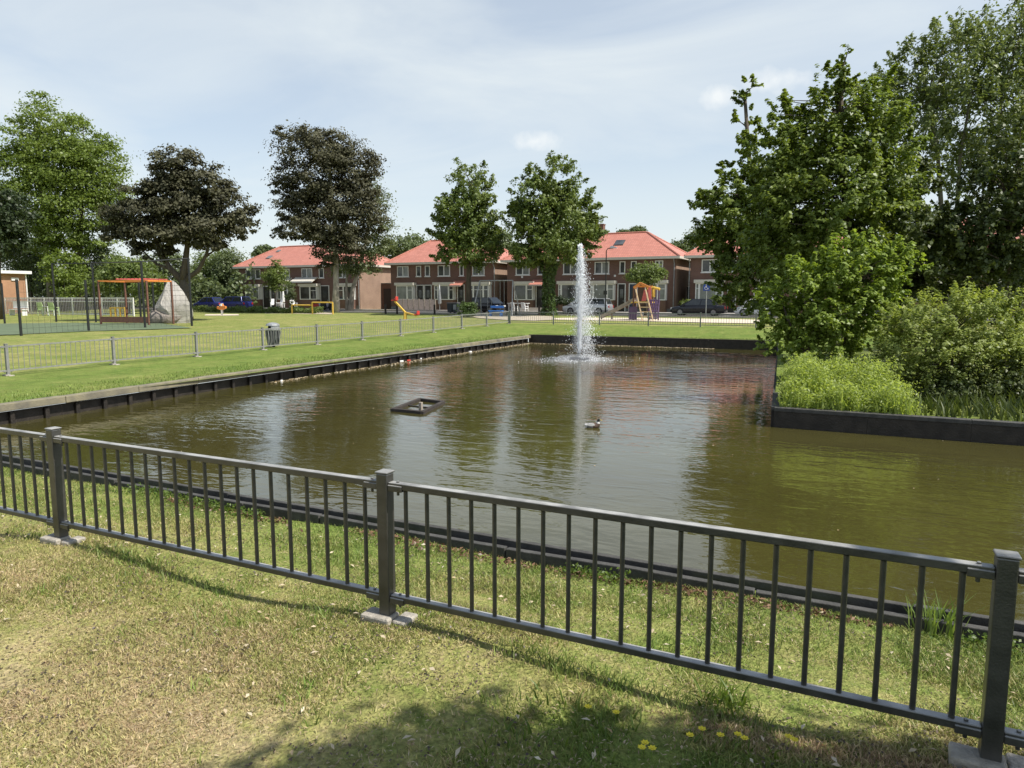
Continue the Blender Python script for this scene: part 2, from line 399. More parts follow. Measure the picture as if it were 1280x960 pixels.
# ------------------------------------------------------------------ builders
class MB:
    def __init__(s): s.v = []; s.f = []; s.m = []; s.mi = 0

    def add(s, vs, fs):
        k = len(s.v); s.v += [tuple(v) for v in vs]
        for f in fs: s.f.append(tuple(k + i for i in f)); s.m.append(s.mi)
        return s

    def box(s, c, d, rz=0, taper=1, tilt=None):
        hx, hy, hz = d[0] / 2, d[1] / 2, d[2] / 2
        vs = [Vector((x * hx * (taper if z > 0 else 1), y * hy * (taper if z > 0 else 1), z * hz)) for z in (-1, 1) for y in (-1, 1) for x in (-1, 1)]
        m = Matrix.Rotation(rz, 3, 'Z') @ (tilt if tilt else Matrix.Identity(3))
        return s.add([m @ v + Vector(c) for v in vs], [(0, 2, 3, 1), (4, 5, 7, 6), (0, 1, 5, 4), (2, 6, 7, 3), (0, 4, 6, 2), (1, 3, 7, 5)])

    def bar(s, a, b, wx, wz=None):
        """square-section bar from a to b"""
        a, b = Vector(a), Vector(b); d = b - a; wz = wz or wx
        m = d.to_track_quat('Z', 'Y').to_matrix()
        if abs(d.normalized().z) < .9:
            x = Vector((0, 0, 1)).cross(d).normalized(); y = d.normalized().cross(x)
        else:
            x, y = Vector((1, 0, 0)), Vector((0, 1, 0))
        vs = [p + x * sx * wx / 2 + y * sy * wz / 2 for p in (a, b) for sx, sy in ((-1, -1), (1, -1), (1, 1), (-1, 1))]
        return s.add(vs, [(3, 2, 1, 0), (4, 5, 6, 7), (0, 1, 5, 4), (1, 2, 6, 5), (2, 3, 7, 6), (3, 0, 4, 7)])

    def tube(s, pts, rad, n=7, cap=True):
        pts = [Vector(p) for p in pts]; rad = rad if hasattr(rad, '__len__') else [rad] * len(pts)
        vs = []; x = None
        for i, p in enumerate(pts):
            t = (pts[min(i + 1, len(pts) - 1)] - pts[max(i - 1, 0)]).normalized()
            if x is None: x = t.orthogonal().normalized()
            else:
                x = (x - t * x.dot(t)); x = x.normalized() if x.length > 1e-5 else t.orthogonal().normalized()
            y = t.cross(x)
            for k in range(n):
                a = 2 * math.pi * k / n; vs.append(p + (x * math.cos(a) + y * math.sin(a)) * rad[i])
        fs = [(i * n + k, i * n + (k + 1) % n, (i + 1) * n + (k + 1) % n, (i + 1) * n + k) for i in range(len(pts) - 1) for k in range(n)]
        if cap: fs += [tuple(reversed(range(n))), tuple(range((len(pts) - 1) * n, len(pts) * n))]
        return s.add(vs, fs)

    def lathe(s, c, prof, n=16):
        vs = []; c = Vector(c)
        for r, z in prof:
            for k in range(n):
                a = 2 * math.pi * k / n; vs.append(c + Vector((r * math.cos(a), r * math.sin(a), z)))
        fs = [(i * n + k, i * n + (k + 1) % n, (i + 1) * n + (k + 1) % n, (i + 1) * n + k) for i in range(len(prof) - 1) for k in range(n)]
        fs += [tuple(reversed(range(n))), tuple(range((len(prof) - 1) * n, len(prof) * n))]
        return s.add(vs, fs)

    def quad(s, *p): return s.add(p, [tuple(range(len(p)))])

    def extrude(s, pts, y0, y1):
        """outline in the x,z plane given depth along y"""
        n = len(pts); vs = [(x, y, z) for y in (y0, y1) for x, z in pts]
        fs = [tuple(range(n)), tuple(reversed(range(n, 2 * n)))] + [(i, n + i, n + (i + 1) % n, (i + 1) % n) for i in range(n)]
        return s.add(vs, fs)

    def build(s, name, mats, parent=None, off=(0, 0, 0), smooth=False, bevel=0):
        me = bpy.data.meshes.new(name); o_ = Vector(off)
        me.from_pydata([tuple(Vector(v) - o_) for v in s.v], [], s.f)
        ms = mats if isinstance(mats, (list, tuple)) else [mats]
        for q in ms: me.materials.append(M[q])
        if len(ms) > 1: me.polygons.foreach_set('material_index', s.m)
        bm = bmesh.new(); bm.from_mesh(me); bmesh.ops.recalc_face_normals(bm, faces=bm.faces); bm.to_mesh(me); bm.free()
        if smooth: me.polygons.foreach_set('use_smooth', [True] * len(me.polygons))
        o = bpy.data.objects.new(name, me); C.objects.link(o)
        if parent: o.parent = parent
        if bevel:
            bv = o.modifiers.new('bevel', 'BEVEL'); bv.width = bevel; bv.segments = 2; bv.limit_method = 'ANGLE'
        return o


def tag(o, label=None, cat=None, group=None, kind=None):
    for k, v in (('label', label), ('category', cat), ('group', group), ('kind', kind)):
        if v: o[k] = v
    return o


def thing(name, label, cat, loc, rz=0, group=None, kind=None):
    o = bpy.data.objects.new(name, None); C.objects.link(o); o.location = loc; o.rotation_euler = (0, 0, rz)
    o.empty_display_size = .2
    return tag(o, label, cat, group, kind)


def instance(src, parent, loc, rz=0, name=None):
    """a further object on shared mesh data"""
    o = src.copy(); C.objects.link(o); o.parent = parent; o.location = loc; o.rotation_euler = (0, 0, rz)
    return o


def npmesh(name, V, F, mats, parent=None, attrs=None, kind=None, smooth=False):
    """fast mesh from arrays: V (n,3), F (m,k)"""
    me = bpy.data.meshes.new(name); V = np.asarray(V, np.float32); F = np.asarray(F, np.int32); k = F.shape[1]
    me.vertices.add(len(V)); me.vertices.foreach_set('co', V.ravel())
    me.loops.add(F.size); me.loops.foreach_set('vertex_index', F.ravel())
    me.polygons.add(len(F)); me.polygons.foreach_set('loop_start', np.arange(0, F.size, k, dtype=np.int32))
    try: me.polygons.foreach_set('loop_total', np.full(len(F), k, np.int32))
    except Exception: pass
    me.materials.append(M[mats])
    for an, (dom, arr) in (attrs or {}).items():
        at = me.attributes.new(an, 'FLOAT', dom); at.data.foreach_set('value', np.asarray(arr, np.float32))
    if smooth: me.polygons.foreach_set('use_smooth', np.ones(len(F), bool))
    me.update(calc_edges=True); me.validate()
    o = bpy.data.objects.new(name, me); C.objects.link(o)
    if parent: o.parent = parent
    if kind: o['kind'] = kind
    return o


def unit(a): return a / (np.linalg.norm(a, axis=1, keepdims=True) + 1e-9)


def leaves(name, P, Nrm, size, mat, rng, parent=None, aspect=.62, kind=None, jit=.75, cv=None):
    """one small folded leaf (a rhombus) at each point"""
    n = len(P)
    nn = unit(Nrm + rng.normal(0, jit, (n, 3)))
    t = unit(np.cross(nn, rng.normal(0, 1, (n, 3)))); b = np.cross(nn, t)
    Ls = (size * rng.uniform(.65, 1.35, (n, 1))); Ws = Ls * aspect / 2
    V = np.stack([P - t * Ls / 2, P + b * Ws + nn * Ls * .12, P + t * Ls / 2, P - b * Ws + nn * Ls * .12], 1).reshape(-1, 3)
    F = np.arange(4 * n).reshape(n, 4)
    return npmesh(name, V, F, mat, parent, {'rnd': ('FACE', np.clip(rng.normal(.5, .24, n) if cv is None else .6 * cv + .4 * rng.normal(.5, .26, n), 0, 1))}, kind)


def crown_points(lobes, n, rng, per=45, crad=.24, flat=.62, fill=.45, shoot=0, up=.6):
    """leaf positions in uneven clumps spread through ellipsoid lobes [(cx,cy,cz,rx,ry,rz,weight)]"""
    lo = np.array(lobes, float)
    wt = lo[:, 6] * (lo[:, 3] * lo[:, 4] * lo[:, 5]) ** (.7); wt /= wt.sum()
    ni = np.maximum(30, n * wt); pi_ = np.minimum(per, np.maximum(10, ni / 9)); ci = np.maximum(3, (ni / pi_).astype(int))
    k = np.repeat(np.arange(len(lo)), ci); nc = len(k); pk = pi_[k]
    d = unit(rng.normal(0, 1, (nc, 3))); r = fill + (1 - fill) * rng.uniform(0, 1, (nc, 1)) ** .7
    r *= np.where(rng.uniform(0, 1, (nc, 1)) < .16, rng.uniform(1.02, 1.2, (nc, 1)), 1)
    c = lo[k, :3] + d * r * lo[k, 3:6]
    cr = (lo[k, 3:6].mean(1) * crad * rng.uniform(.45, 1.35, nc))[:, None]; cr = np.where(r > 1, cr * .62, cr)
    cnt = rng.poisson(pk * rng.uniform(.4, 1.6, nc) * (cr[:, 0] / cr.mean()) ** .5); idx = np.repeat(np.arange(nc), cnt)
    g = rng.normal(0, .62, (len(idx), 3)) * np.array([1, 1, flat])
    if shoot:
        ax = unit(d * .75 + np.array([0, 0, .55]) + rng.normal(0, .45, (nc, 3)))
        u = rng.uniform(-.5, 1, len(idx))[:, None]; th = (1.05 - .75 * np.clip(u, 0, 1)) * .55
        P = c[idx] + ax[idx] * u * cr[idx] * shoot + g * cr[idx] * th
    else: P = c[idx] + g * cr[idx]
    out = unit(P - lo[k[idx], :3])
    cv = np.clip(rng.normal(.5, .2, nc), 0, 1)[idx]
    return P, out * .55 + g * .35 + np.array([0, 0, up]), c, cr, cv


def limbs(mb, fork, targets, r0, rng, n=6):
    for t in targets:
        t = Vector(t); cand = [Vector(q) for q in fork if q[2] < t.z - .1 * (t - Vector(q)).length] or [Vector(fork[0])]
        f = min(cand, key=lambda q: (t - q).length); d = t - f
        if d.length < .3: continue
        mid = f + d * .5 + Vector((rng.normal(0, .06), rng.normal(0, .06), rng.uniform(-.02, .14))) * d.length
        mid.x -= d.x * .1; mid.y -= d.y * .1
        rr = r0 * rng.uniform(.6, 1)
        mb.tube([f, f + (mid - f) * .5 + Vector((0, 0, .03 * d.length)), mid, t], [rr, rr * .75, rr * .5, rr * .15], n)


def tree(name, label, cat, base, lobes, n, size, leaf, bark, trunk, r, seed, group=None, nl=26, forks=None, per=45, crad=.24,
         flat=.62, fill=.45, extra=None, jit=.75, aspect=.62, rl=.3, shoot=0, up=.6):
    """lobes and trunk points are offsets from the base"""
    rng = np.random.default_rng(seed)
    t = thing(name, label, cat, base, 0, group)
    P, Nn, cs, cr, cv = crown_points(lobes, n, rng, per, crad, flat, fill, shoot, up)
    leaves('crown', P, Nn, size, leaf, rng, t, jit=jit, aspect=aspect, cv=cv)
    mb = MB()
    k = len(trunk)
    rad = [r * (1 - .62 * i / max(1, k - 1)) for i in range(k)]; rad[0] = r * 1.35
    mb.tube(trunk, rad, 9)
    tv = [Vector(q) for q in trunk]; fk = forks or [tuple(tv[i].lerp(tv[i + 1], u)) for i in range(max(1, k // 2 - 1), k - 1) for u in (0, .33, .66)] + [trunk[-1]]
    for ex in extra or []:
        fk = fk + [tuple(ex[0][i].lerp(ex[0][i + 1], u)) for i in range(1, len(ex[0]) - 1) for u in (.3, .8)]
    for ex in extra or []:
        mb.tube(ex[0], ex[1], 8)
    sel = rng.choice(len(cs), min(nl, len(cs)), replace=False)
    limbs(mb, fk, cs[sel], r * rl, rng)
    mb.build('trunk', bark, t, smooth=True)
    return t


# ------------------------------------------------------------------ ground, water, paving
rngg = np.random.default_rng(5)


def inpoly(P, poly):
    P = np.asarray(P, float); x, y = P[:, 0], P[:, 1]; ins = np.zeros(len(P), bool); n = len(poly)
    for i in range(n):
        (x1, y1), (x2, y2) = poly[i], poly[(i + 1) % n]
        c = ((y1 > y) != (y2 > y)) & (x < (x2 - x1) * (y - y1) / (y2 - y1 + 1e-12) + x1)
        ins ^= c
    return ins


def sheet(name, outer, mat, dz=0, hole=None, step=1.0, region=None, kind='structure', attr=None, zfun=None):
    pts = [tuple(p) for p in outer]; edges = [(i, (i + 1) % len(outer)) for i in range(len(outer))]
    if hole:
        k = len(pts); hs = []
        for i in range(len(hole)):
            a, b = Vector(hole[i]), Vector(hole[(i + 1) % len(hole)]); m = max(1, int((b - a).length / .6))
            hs += [tuple(a + (b - a) * j / m) for j in range(m)]
        pts += hs; edges += [(k + i, k + (i + 1) % len(hs)) for i in range(len(hs))]
    xs = [p[0] for p in outer]; ys = [p[1] for p in outer]
    reg = region or [(min(xs), max(xs), min(ys), max(ys), step)]
    for x0, x1, y0, y1, st in reg:
        gx, gy_ = np.meshgrid(np.arange(x0, x1, st), np.arange(y0, y1, st)); q = np.stack([gx.ravel(), gy_.ravel()], 1)
        q = q + rngg.uniform(-.2, .2, q.shape) * st
        q = q[inpoly(q, outer)]
        if hole: q = q[~inpoly(q, hole)]
        pts += [tuple(v) for v in q]
    res = geometry.delaunay_2d_cdt([Vector(p) for p in pts], edges, [], 0, 1e-4)
    V = np.array([tuple(v) for v in res[0]]); F = np.array([f for f in res[2] if len(f) == 3])
    cen = V[F].mean(1); keep = inpoly(cen, outer)
    if hole: keep &= ~inpoly(cen, hole)
    F = F[keep]
    z = (zfun(V) if zfun else gzs(V)) + dz
    o = npmesh(name, np.column_stack([V, z]), F, mat, None, {k: ('POINT', f(V)) for k, f in (attr or {}).items()}, kind, True)
    return o


def dryness(V):
    x, y = V[:, 0], V[:, 1]
    d = np.full(len(V), .38)                                     # open lawn
    strip = (x > FX - .6) & (y < BY + .4)                        # watered strip round the pond
    d = np.where(strip, .17, d)
    near = (y < 4.9) & (x > -18)
    d = np.where(near, np.where(y > 3.1, np.clip(.56 - (y - 3.1) * .14, .28, .56), np.clip(.56 + (3.1 - y) * .14, 0, .72)), d)
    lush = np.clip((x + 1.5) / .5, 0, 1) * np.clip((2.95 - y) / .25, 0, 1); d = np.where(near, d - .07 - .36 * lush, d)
    soil = np.exp(-((y - 2.99) / .10) ** 2) * np.clip((x + 1.0) / .4, 0, 1); d = np.where(near, d + .55 * soil, d)
    d = np.where((x > -1.3) & (y > 14) & (y < 30), .3, d)
    d = np.where((y > 44) & (y < 58) & (x > -20), .42, d)
    return d


BIG = 2500
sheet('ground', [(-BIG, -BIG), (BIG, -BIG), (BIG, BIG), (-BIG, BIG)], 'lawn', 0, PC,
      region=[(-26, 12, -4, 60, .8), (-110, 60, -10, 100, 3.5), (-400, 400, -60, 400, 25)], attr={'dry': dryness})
wb = MB(); wb.quad(*[(x, y, WZ) for x, y in [(-16.2, 4.4), (31, 4.4), (31, 14.6), (-.9, 14.6), (-2.6, 34.9), (-16.2, 34.9)]])
tag(wb.build('pond_water', 'pond_water'), kind='structure')
road = [(-130, 58.5), (70, 58.5), (70, 64.6), (-130, 64.6)]
sheet('road', road, 'asphalt', .05, step=2.5)
sheet('pavement', [(-130, 64.75), (70, 64.75), (70, 67.6), (-130, 67.6)], 'paving', .14, step=2.5)
kb = MB()
for i in range(40):
    x = -130 + i * 5
    z = gz(x + 2.5, 64.7)
    kb.box((x + 2.5, 64.68, z + .03), (4.98, .13, .3)); z2 = gz(x + 2.5, 58.4); kb.box((x + 2.5, 58.43, z2 + .02), (4.98, .13, .18))
tag(kb.build('road_kerb', 'concrete'), kind='structure')
sand = [(-20, 49.0), (-14, 48.6), (-8, 47.3), (-4, 47.6), (-1.5, 49.5), (-3, 52.5), (-8, 55.2), (-14, 55.5), (-20, 54), (-22, 51.5)]
sheet('play_sand', sand, 'sand', .035, step=1.5)
sheet('path', [(-27.5, 50.5), (-23, 46.9), (-20.8, 46.6), (-20.2, 49.3), (-23.5, 56), (-31, 58.3), (-34, 58.3)], 'path_grit', .035, step=1.5)
ct = [gp(-60, 422, -.1), gp(0, 419.5, -.1), gp(110, 414.5, -.1), gp(240, 410, -.05), gp(200, 403.5, 0), gp(70, 403, 0), gp(-60, 404, 0)]
sheet('sports_court', [(p.x, p.y) for p in ct], 'turf', .03, step=1.5)

# ------------------------------------------------------------------ pond edging
def run(mb, a, b, w_, h, ztop, side=0, seg=None, gap=.006, zf=None, jitter=0):
    """straight board run from a to b with its top at ztop, shifted sideways; cut in pieces"""
    a, b = Vector(a), Vector(b); d = b - a; Ln = d.length; d /= Ln; nrm = Vector((-d.y, d.x)); n = max(1, round(Ln / seg)) if seg else 1
    for i in range(n):
        p = a + d * (Ln * i / n + gap / 2) + nrm * side; q = a + d * (Ln * (i + 1) / n - gap / 2) + nrm * side
        j = random.uniform(-jitter, jitter)
        mb.bar((p.x, p.y, ztop - h / 2 + j), (q.x, q.y, ztop - h / 2 + random.uniform(-jitter, jitter)), w_, h)


random.seed(3)
def wallthing(label, a, b, parts):
    t = thing('retaining_wall', label, 'pond edging', ((a[0] + b[0]) / 2, (a[1] + b[1]) / 2, WZ), 0)
    for nm, mat, kw in parts:
        mb = MB(); run(mb, a, b, **kw); mb.build(nm, mat, t, off=t.location, bevel=.006)
    return t


for i, nm in ((0, None),):
    t = thing('retaining_wall', 'long left pond edge with pale concrete cap over dark timber piles', 'pond edging', (-15.1, 20, WZ))
    cap = MB(); face = MB(); brd = MB()
    for a, b in zip(LB, LB[1:]):
        run(cap, a, b, .22, .14, -.245, -.03, 2.0, .01, jitter=.006)
        run(brd, a, b, .05, .9, -.42, .04, None)
    cap.build('cap_beam', 'grey_cap', t, off=t.location, bevel=.012)
    brd.build('back_board', 'wet_wood', t, off=t.location)
    for a, b in zip(LB, LB[1:]):
        L_ = (Vector(b) - Vector(a)); n = int(L_.length / .62)
        for j in range(n):
            p = Vector(a) + L_ * (j + .5) / n
            face.tube([(p.x + .035, p.y, -1.2), (p.x + .035, p.y, -.43 + random.uniform(-.03, .02))], .05, 7)
    face.build('pile_row', 'wet_wood', t, off=t.location)
wallthing('dark timber wall along the far end of the pond behind the fountain', (-15.6, 34.17), (-3.2, 34.22),
          [('cap_beam', 'dark_wood', dict(w_=.16, h=.07, ztop=-.20, side=.05, seg=3)), ('wall_board', 'wet_wood', dict(w_=.06, h=.9, ztop=-.272, side=0, seg=1.6, gap=.0008))])
wallthing('dark timber wall in front of the shrubs at the right of the pond', (-1.33, 14.0), (30, 14.0),
          [('cap_beam', 'slate_board', dict(w_=.18, h=.07, ztop=-.275, side=.04, seg=3.2)), ('wall_board', 'wet_wood', dict(w_=.06, h=.9, ztop=-.348, side=0, seg=1.6, gap=.0008))])
wallthing('short dark timber wall at the left side of the shrub bank', (-3.2, 34.2), (-1.36, 14.06),
          [('cap_beam', 'slate_board', dict(w_=.16, h=.07, ztop=-.277, side=.05, seg=3.2)), ('wall_board', 'wet_wood', dict(w_=.06, h=.9, ztop=-.348, side=0, seg=1.6, gap=.0008))])
t = thing('retaining_wall', 'low near pond edge of dark boards just beyond the steel railing', 'pond edging', (-2, 4.9, WZ))
m1 = MB(); run(m1, (-14.4, 4.96), (30, 4.96), .05, .75, -.15, 0, 3.0, .008, jitter=.008); m1.build('outer_beam', 'slate_board', t, off=t.location, bevel=.005)
m2 = MB(); run(m2, (-14.4, 4.80), (30, 4.80), .055, .5, -.155, 0, .92, .012, jitter=.014); m2.build('inner_board', 'slate_board', t, off=t.location, bevel=.006)
m3 = MB(); run(m3, (-14.4, 4.88), (30, 4.88), .095, .5, -.225, 0, None); m3.build('gap_soil', 'wet_wood', t, off=t.location)

# ------------------------------------------------------------------ railings
def railing(label, axis, fixed, starts, sp, steel, bar_r, nbar, limit, zpost=.795, foot=True, side=-1, bev=True, zb=None):
    """posts at the given coordinates along one axis with barred panels between"""
    P = lambda u: ((u, fixed) if axis == 'x' else (fixed, u))
    us = list(starts); mid = us[len(us) // 2]; c = P(mid); t = thing('metal_fence', label, 'fence', (c[0], c[1], gz(*c)))
    off = t.location; bars = MB(); nb = 0; posts = []; src = None; prev = None
    for i, u in enumerate(us):
        x, y = P(u); z = gz(x, y) + (.045 if foot else .02)
        pb = MB(); pb.box((0, 0, zpost / 2 - .1), (.07, .07, zpost + .2)); pb.box((0, 0, zpost + .006), (.082, .082, .012))
        if src is None:
            src = pb.build('post', steel, t, bevel=.006 if bev else 0); po = src
            fs = None
        else:
            po = instance(src, t, (0, 0, 0))
        po.location = Vector((x, y, z)) - off
        if foot:
            fb = MB(); fb.box((-.04, -.02, .0), (.19, .12, .10)); fb.box((.105, .015, -.006), (.09, .14, .09))
            if fs is None: fs = fb.build('concrete_foot', 'concrete', po, bevel=.012)
            else: instance(fs, po, (0, 0, 0), random.uniform(-.1, .1))
            fo = po.children[0]; fo.location = (0, 0, -.058)
        posts.append((x, y, z))
    rs = {}
    for (a, b) in zip(posts, posts[1:]):
        a, b = Vector(a), Vector(b); d = (b - a).normalized()
        for nm, h, wz in (('top_rail', zpost - .062, .036), ('bottom_rail', .095, .034)):
            mb = MB(); p, q = a + d * .036 + Vector((0, 0, h)), b - d * .036 + Vector((0, 0, h)); mb.bar(p, q, .046, wz)
            if foot:
                for e, s_ in ((p, 1), (q, -1)):                     # bolted lugs
                    mb.bar(e + d * s_ * .0 + Vector((0, 0, -.012)), e + d * s_ * .09 + Vector((0, 0, -.012)), .06, .034)
                    mb.tube([e + d * s_ * .05 + Vector((0, 0, -.055)), e + d * s_ * .05 + Vector((0, 0, .027))], .009, 6)
            mb.build(nm, steel, t, off=off, bevel=.004 if bev else 0)
        n = nbar
        for k in range(n):
            f = (k + 1) / (n + 1); p = a + (b - a) * f
            if nb < limit:
                if 'bar' not in rs:
                    bb = MB()
                    if foot: bb.tube([(0, 0, .10), (0, 0, zpost - .085)], bar_r, 8, False)
                    else: bb.tube([(0, 0, .10), (0, 0, zpost - .085)], bar_r, 5, False)
                    rs['bar'] = bb.build('bar', steel, t, smooth=True); o = rs['bar']
                else: o = instance(rs['bar'], t, (0, 0, 0))
                o.location = p - off; nb += 1
            else:
                bars.tube([p + Vector((0, 0, .10)), p + Vector((0, 0, zpost - .085))], bar_r, 4, False)
    if bars.v:
        bo = bars.build('bar_infill', steel, t, off=off); bo['kind'] = 'stuff'
    return t


railing('dark steel railing in front, on concrete feet across the near lawn', 'x', 3.12, (3.45, .548, -2.29, -5.22, -8.13), 2.9, 'rail_lit_top', .0118, 20, 100)
railing('pale galvanised railing running down the left lawn past the litter bin', 'y', FX, [11 - 3 + 3 * k for k in range(12)], 3, 'galvanised', .009, 20, 100, foot=True, bev=False)
railing('grey railing along the far lawn behind the fountain', 'x', BY, [FX + .1 + 3 * k for k in range(9)], 3, 'galvanised', .009, 20, 100, foot=False, bev=False)

# ------------------------------------------------------------------ houses
YF, HD = 70.9, 9.0


def X_(px, Y=YF): return gy(px, 371, Y).x


def winframe(t, off, x0, x1, z0, z1, y, n=2, pane='glass_pane', name='window', fr=.085, panes2=None):
    mb = MB()
    f = fr
    mb.box(((x0 + x1) / 2, y - .03, z0 + f / 2), (x1 - x0, .10, f)); mb.box(((x0 + x1) / 2, y - .03, z1 - f / 2), (x1 - x0, .10, f))
    for i in range(n + 1):
        x = x0 + (x1 - x0) * i / n; x += f / 2 if i == 0 else (-f / 2 if i == n else 0)
        mb.box((x, y - .031, (z0 + z1) / 2), (f * (1 if i in (0, n) else 1.25), .098, z1 - z0 - 2 * f))
    mb.box(((x0 + x1) / 2, y - .06, z0 - .04), (x1 - x0 + .16, .16, .07))
    w_ = mb.build(name, 'white_paint', t, off=off)
    for i in range(n):
        pn = MB(); xa = x0 + (x1 - x0) * i / n + .02; xb = x0 + (x1 - x0) * (i + 1) / n - .02
        pn.quad((xa, y - .012, z0 + .02), (xb, y - .012, z0 + .02), (xb, y - .012, z1 - .02), (xa, y - .012, z1 - .02))
        pn.build('pane', pane if not panes2 or i % 2 == 0 else panes2, w_, off=off)
    return w_


def house(label, X0, X1, feats, g=.2, chim=(), sky=(), rl=None, rr=None, pipes=()):
    t = thing('brick_house', label, 'house', ((X0 + X1) / 2, YF, g), 0, 'red roofed brick terraces across the road')
    off = t.location; E = 5.72; Rz = 8.55; ov = .5
    mb = MB(); mb.box(((X0 + X1) / 2, YF + HD / 2, (E + g - .6) / 2), (X1 - X0, HD, E - g + .6), 0)
    mb.mi = 1; mb.box(((X0 + X1) / 2, YF - .012, g + .2), (X1 - X0 + .03, .03, .5))
    mb.build('wall', ['brown_brick', 'lead_grey'], t, off=off)
    # sun on the end wall put into a paler copy of the brick
    sb = MB(); sb.box((X1 + .03, YF + HD / 2 + .1, (E + g - .6) / 2), (.05, HD - .2, E - g + .55)); sb.build('end_wall', 'lit_brick', t, off=off)
    y0, y1 = YF - ov, YF + HD + ov; a0, a1 = X0 - ov, X1 + ov; ym = YF + HD / 2; r0 = X0 + (rl or 3.3); r1 = X1 - (rr or 4.2)
    rb = MB(); th = .10
    vs = [(a0, y0, E), (a1, y0, E), (a1, y1, E), (a0, y1, E), (r0, ym, Rz), (r1, ym, Rz)]
    rb.add(vs, [(0, 1, 5, 4), (1, 2, 5), (2, 3, 4, 5), (3, 0, 4), (3, 2, 1, 0)])
    roof = rb.build('roof', 'roof_tile', t, off=off)
    hb = MB()
    for a, b in ((4, 5), (0, 4), (1, 5), (2, 5), (3, 4)):
        A, B = Vector(vs[a]), Vector(vs[b]); hb.tube([A + Vector((0, 0, .03)), B + Vector((0, 0, .03))], .10, 6)
    hb.build('ridge_tile', 'roof_tile', roof, off=off)
    gb = MB(); zc = E - .10; h = .24
    for c, d in ((((a0 + a1) / 2, y0, zc), (a1 - a0 + .1, .12, h)), (((a0 + a1) / 2, y1, zc), (a1 - a0 + .1, .12, h)),
                 ((a0, (y0 + y1) / 2, zc), (.12, y1 - y0 - .13, h)), ((a1, (y0 + y1) / 2, zc), (.12, y1 - y0 - .13, h))): gb.box(c, d)
    gb.box(((a0 + a1) / 2, (y0 + y1) / 2, zc - .1), (a1 - a0 - .13, y1 - y0 - .13, .03))
    gb.build('gutter', 'cream_paint', t, off=off)
    for cx in chim:
        c = MB(); c.box((cx, ym, Rz + .25), (1.1, .7, 1.5)); c.box((cx, ym, Rz + 1.03), (1.2, .8, .1)); c.tube([(cx - .25, ym, Rz + 1), (cx - .25, ym, Rz + 1.35)], .11, 8)
        c.build('chimney', 'brown_brick', roof, off=off)
    sl = (Rz - E) / (ym - y0)
    for cx, yy, w_, dz in sky:
        c = MB(); z = E + sl * (yy - y0)
        rot = Matrix.Rotation(math.atan(sl), 3, 'X'); c.box((cx, yy, z + .05), (w_, w_ * 1.1, .12), 0, 1, rot); c.build('skylight', 'glass_pane' if dz else 'lead_grey', roof, off=off)
    for px in pipes:
        c = MB(); c.tube([(px, YF - .45, E - .2), (px, YF - .09, E - .7), (px, YF - .09, g)], .05, 6); c.build('drainpipe', 'zinc_grey', t, off=off)
    for ft in feats:
        k = ft[0]
        if k == 'u':
            _, pa, pb, n = ft[:4]; z0 = 4.12 if n != 1 or len(ft) < 5 else ft[4]
            winframe(t, off, X_(pa), X_(pb), z0, 5.35, YF, n, 'glass_pane', panes2='curtained_pane' if n > 1 else None)
        elif k == 'd':
            _, pa, pb, col = ft; xa, xb = X_(pa), X_(pb)
            f = MB(); f.box((xa + .04, YF - .03, 1.6 + g / 2), (.08, .1, 2.75)); f.box((xb - .04, YF - .03, 1.6 + g / 2), (.08, .1, 2.75)); f.box(((xa + xb) / 2, YF - .03, 3.02 + g / 2), (xb - xa, .1, .08))
            dr = MB(); dr.box(((xa + xb) / 2, YF - .005, 1.62 + g / 2), (xb - xa - .14, .05, 2.74)); o = dr.build('door', col, t, off=off)
            f.build('door_frame', 'white_paint', o, off=off)
            pn = MB(); pn.box(((xa + xb) / 2, YF - .035, 2.1), ((xb - xa) * .4, .02, .9)); pn.build('door_pane', 'glass_pane', o, off=off)
            hd = MB(); hd.box((xb - .22, YF - .06, 1.35), (.04, .06, .16)); hd.build('handle', 'zinc_grey', o, off=off)
        elif k == 'b':
            _, pa, pb, sp = ft[:4]; pane = ft[4] if len(ft) > 4 else 'glass_pane'; xa, xb = X_(pa, YF - .6), X_(pb, YF - .6); yb = YF - .6
            b = MB(); b.box(((xa + xb) / 2, YF - .3, .65), (xb - xa, .6, 1.5)); o = b.build('bay_window', 'brown_brick', t, off=off)
            f = MB(); f.box(((xa + xb) / 2, YF - .36, 3.25), (xb - xa + .3, .84, .32)); f.build('fascia', 'cream_paint', o, off=off)
            xs = [xa] + [xa + (xb - xa) * s for s in sp] + [xb]
            for p, q in zip(xs, xs[1:]):
                winframe_part(o, off, p, q, 1.42, 3.08, yb, pane)
            for xx in (xa + .03, xb - .03):
                s = MB(); s.box((xx, YF - .3, 2.25), (.06, .58, 1.66)); s.build('bay_side', 'white_paint', o, off=off)
            bp = MB(); bp.box(((xa + xb) / 2, YF - .3, 2.25), (xb - xa - .12, .56, 1.66)); bp.build('bay_glazing', pane, o, off=off)
        elif k == 'c':
            _, pa, pb, z, dp, mat = ft; xa, xb = X_(pa), X_(pb)
            c = MB(); c.extrude([(0, z), (0, z + .10), (dp, z + .10 + .55), (dp, z + .5)], xa, xb)
            c.v = [(v[1], YF - dp + v[0], v[2]) for v in c.v]; c.build('canopy', mat, t, off=off)
            c = MB(); c.box(((xa + xb) / 2, YF - dp - .03, z + .03), (xb - xa + .05, .05, .16)); c.build('canopy_edge', 'beige_cloth' if mat == 'roof_tile' else 'white_paint', t, off=off)
        elif k == 'l':
            _, px, z = ft; c = MB(); c.box((X_(px), YF - .08, z), (.16, .16, .2)); c.build('wall_lamp', 'white_paint', t, off=off)
    return t


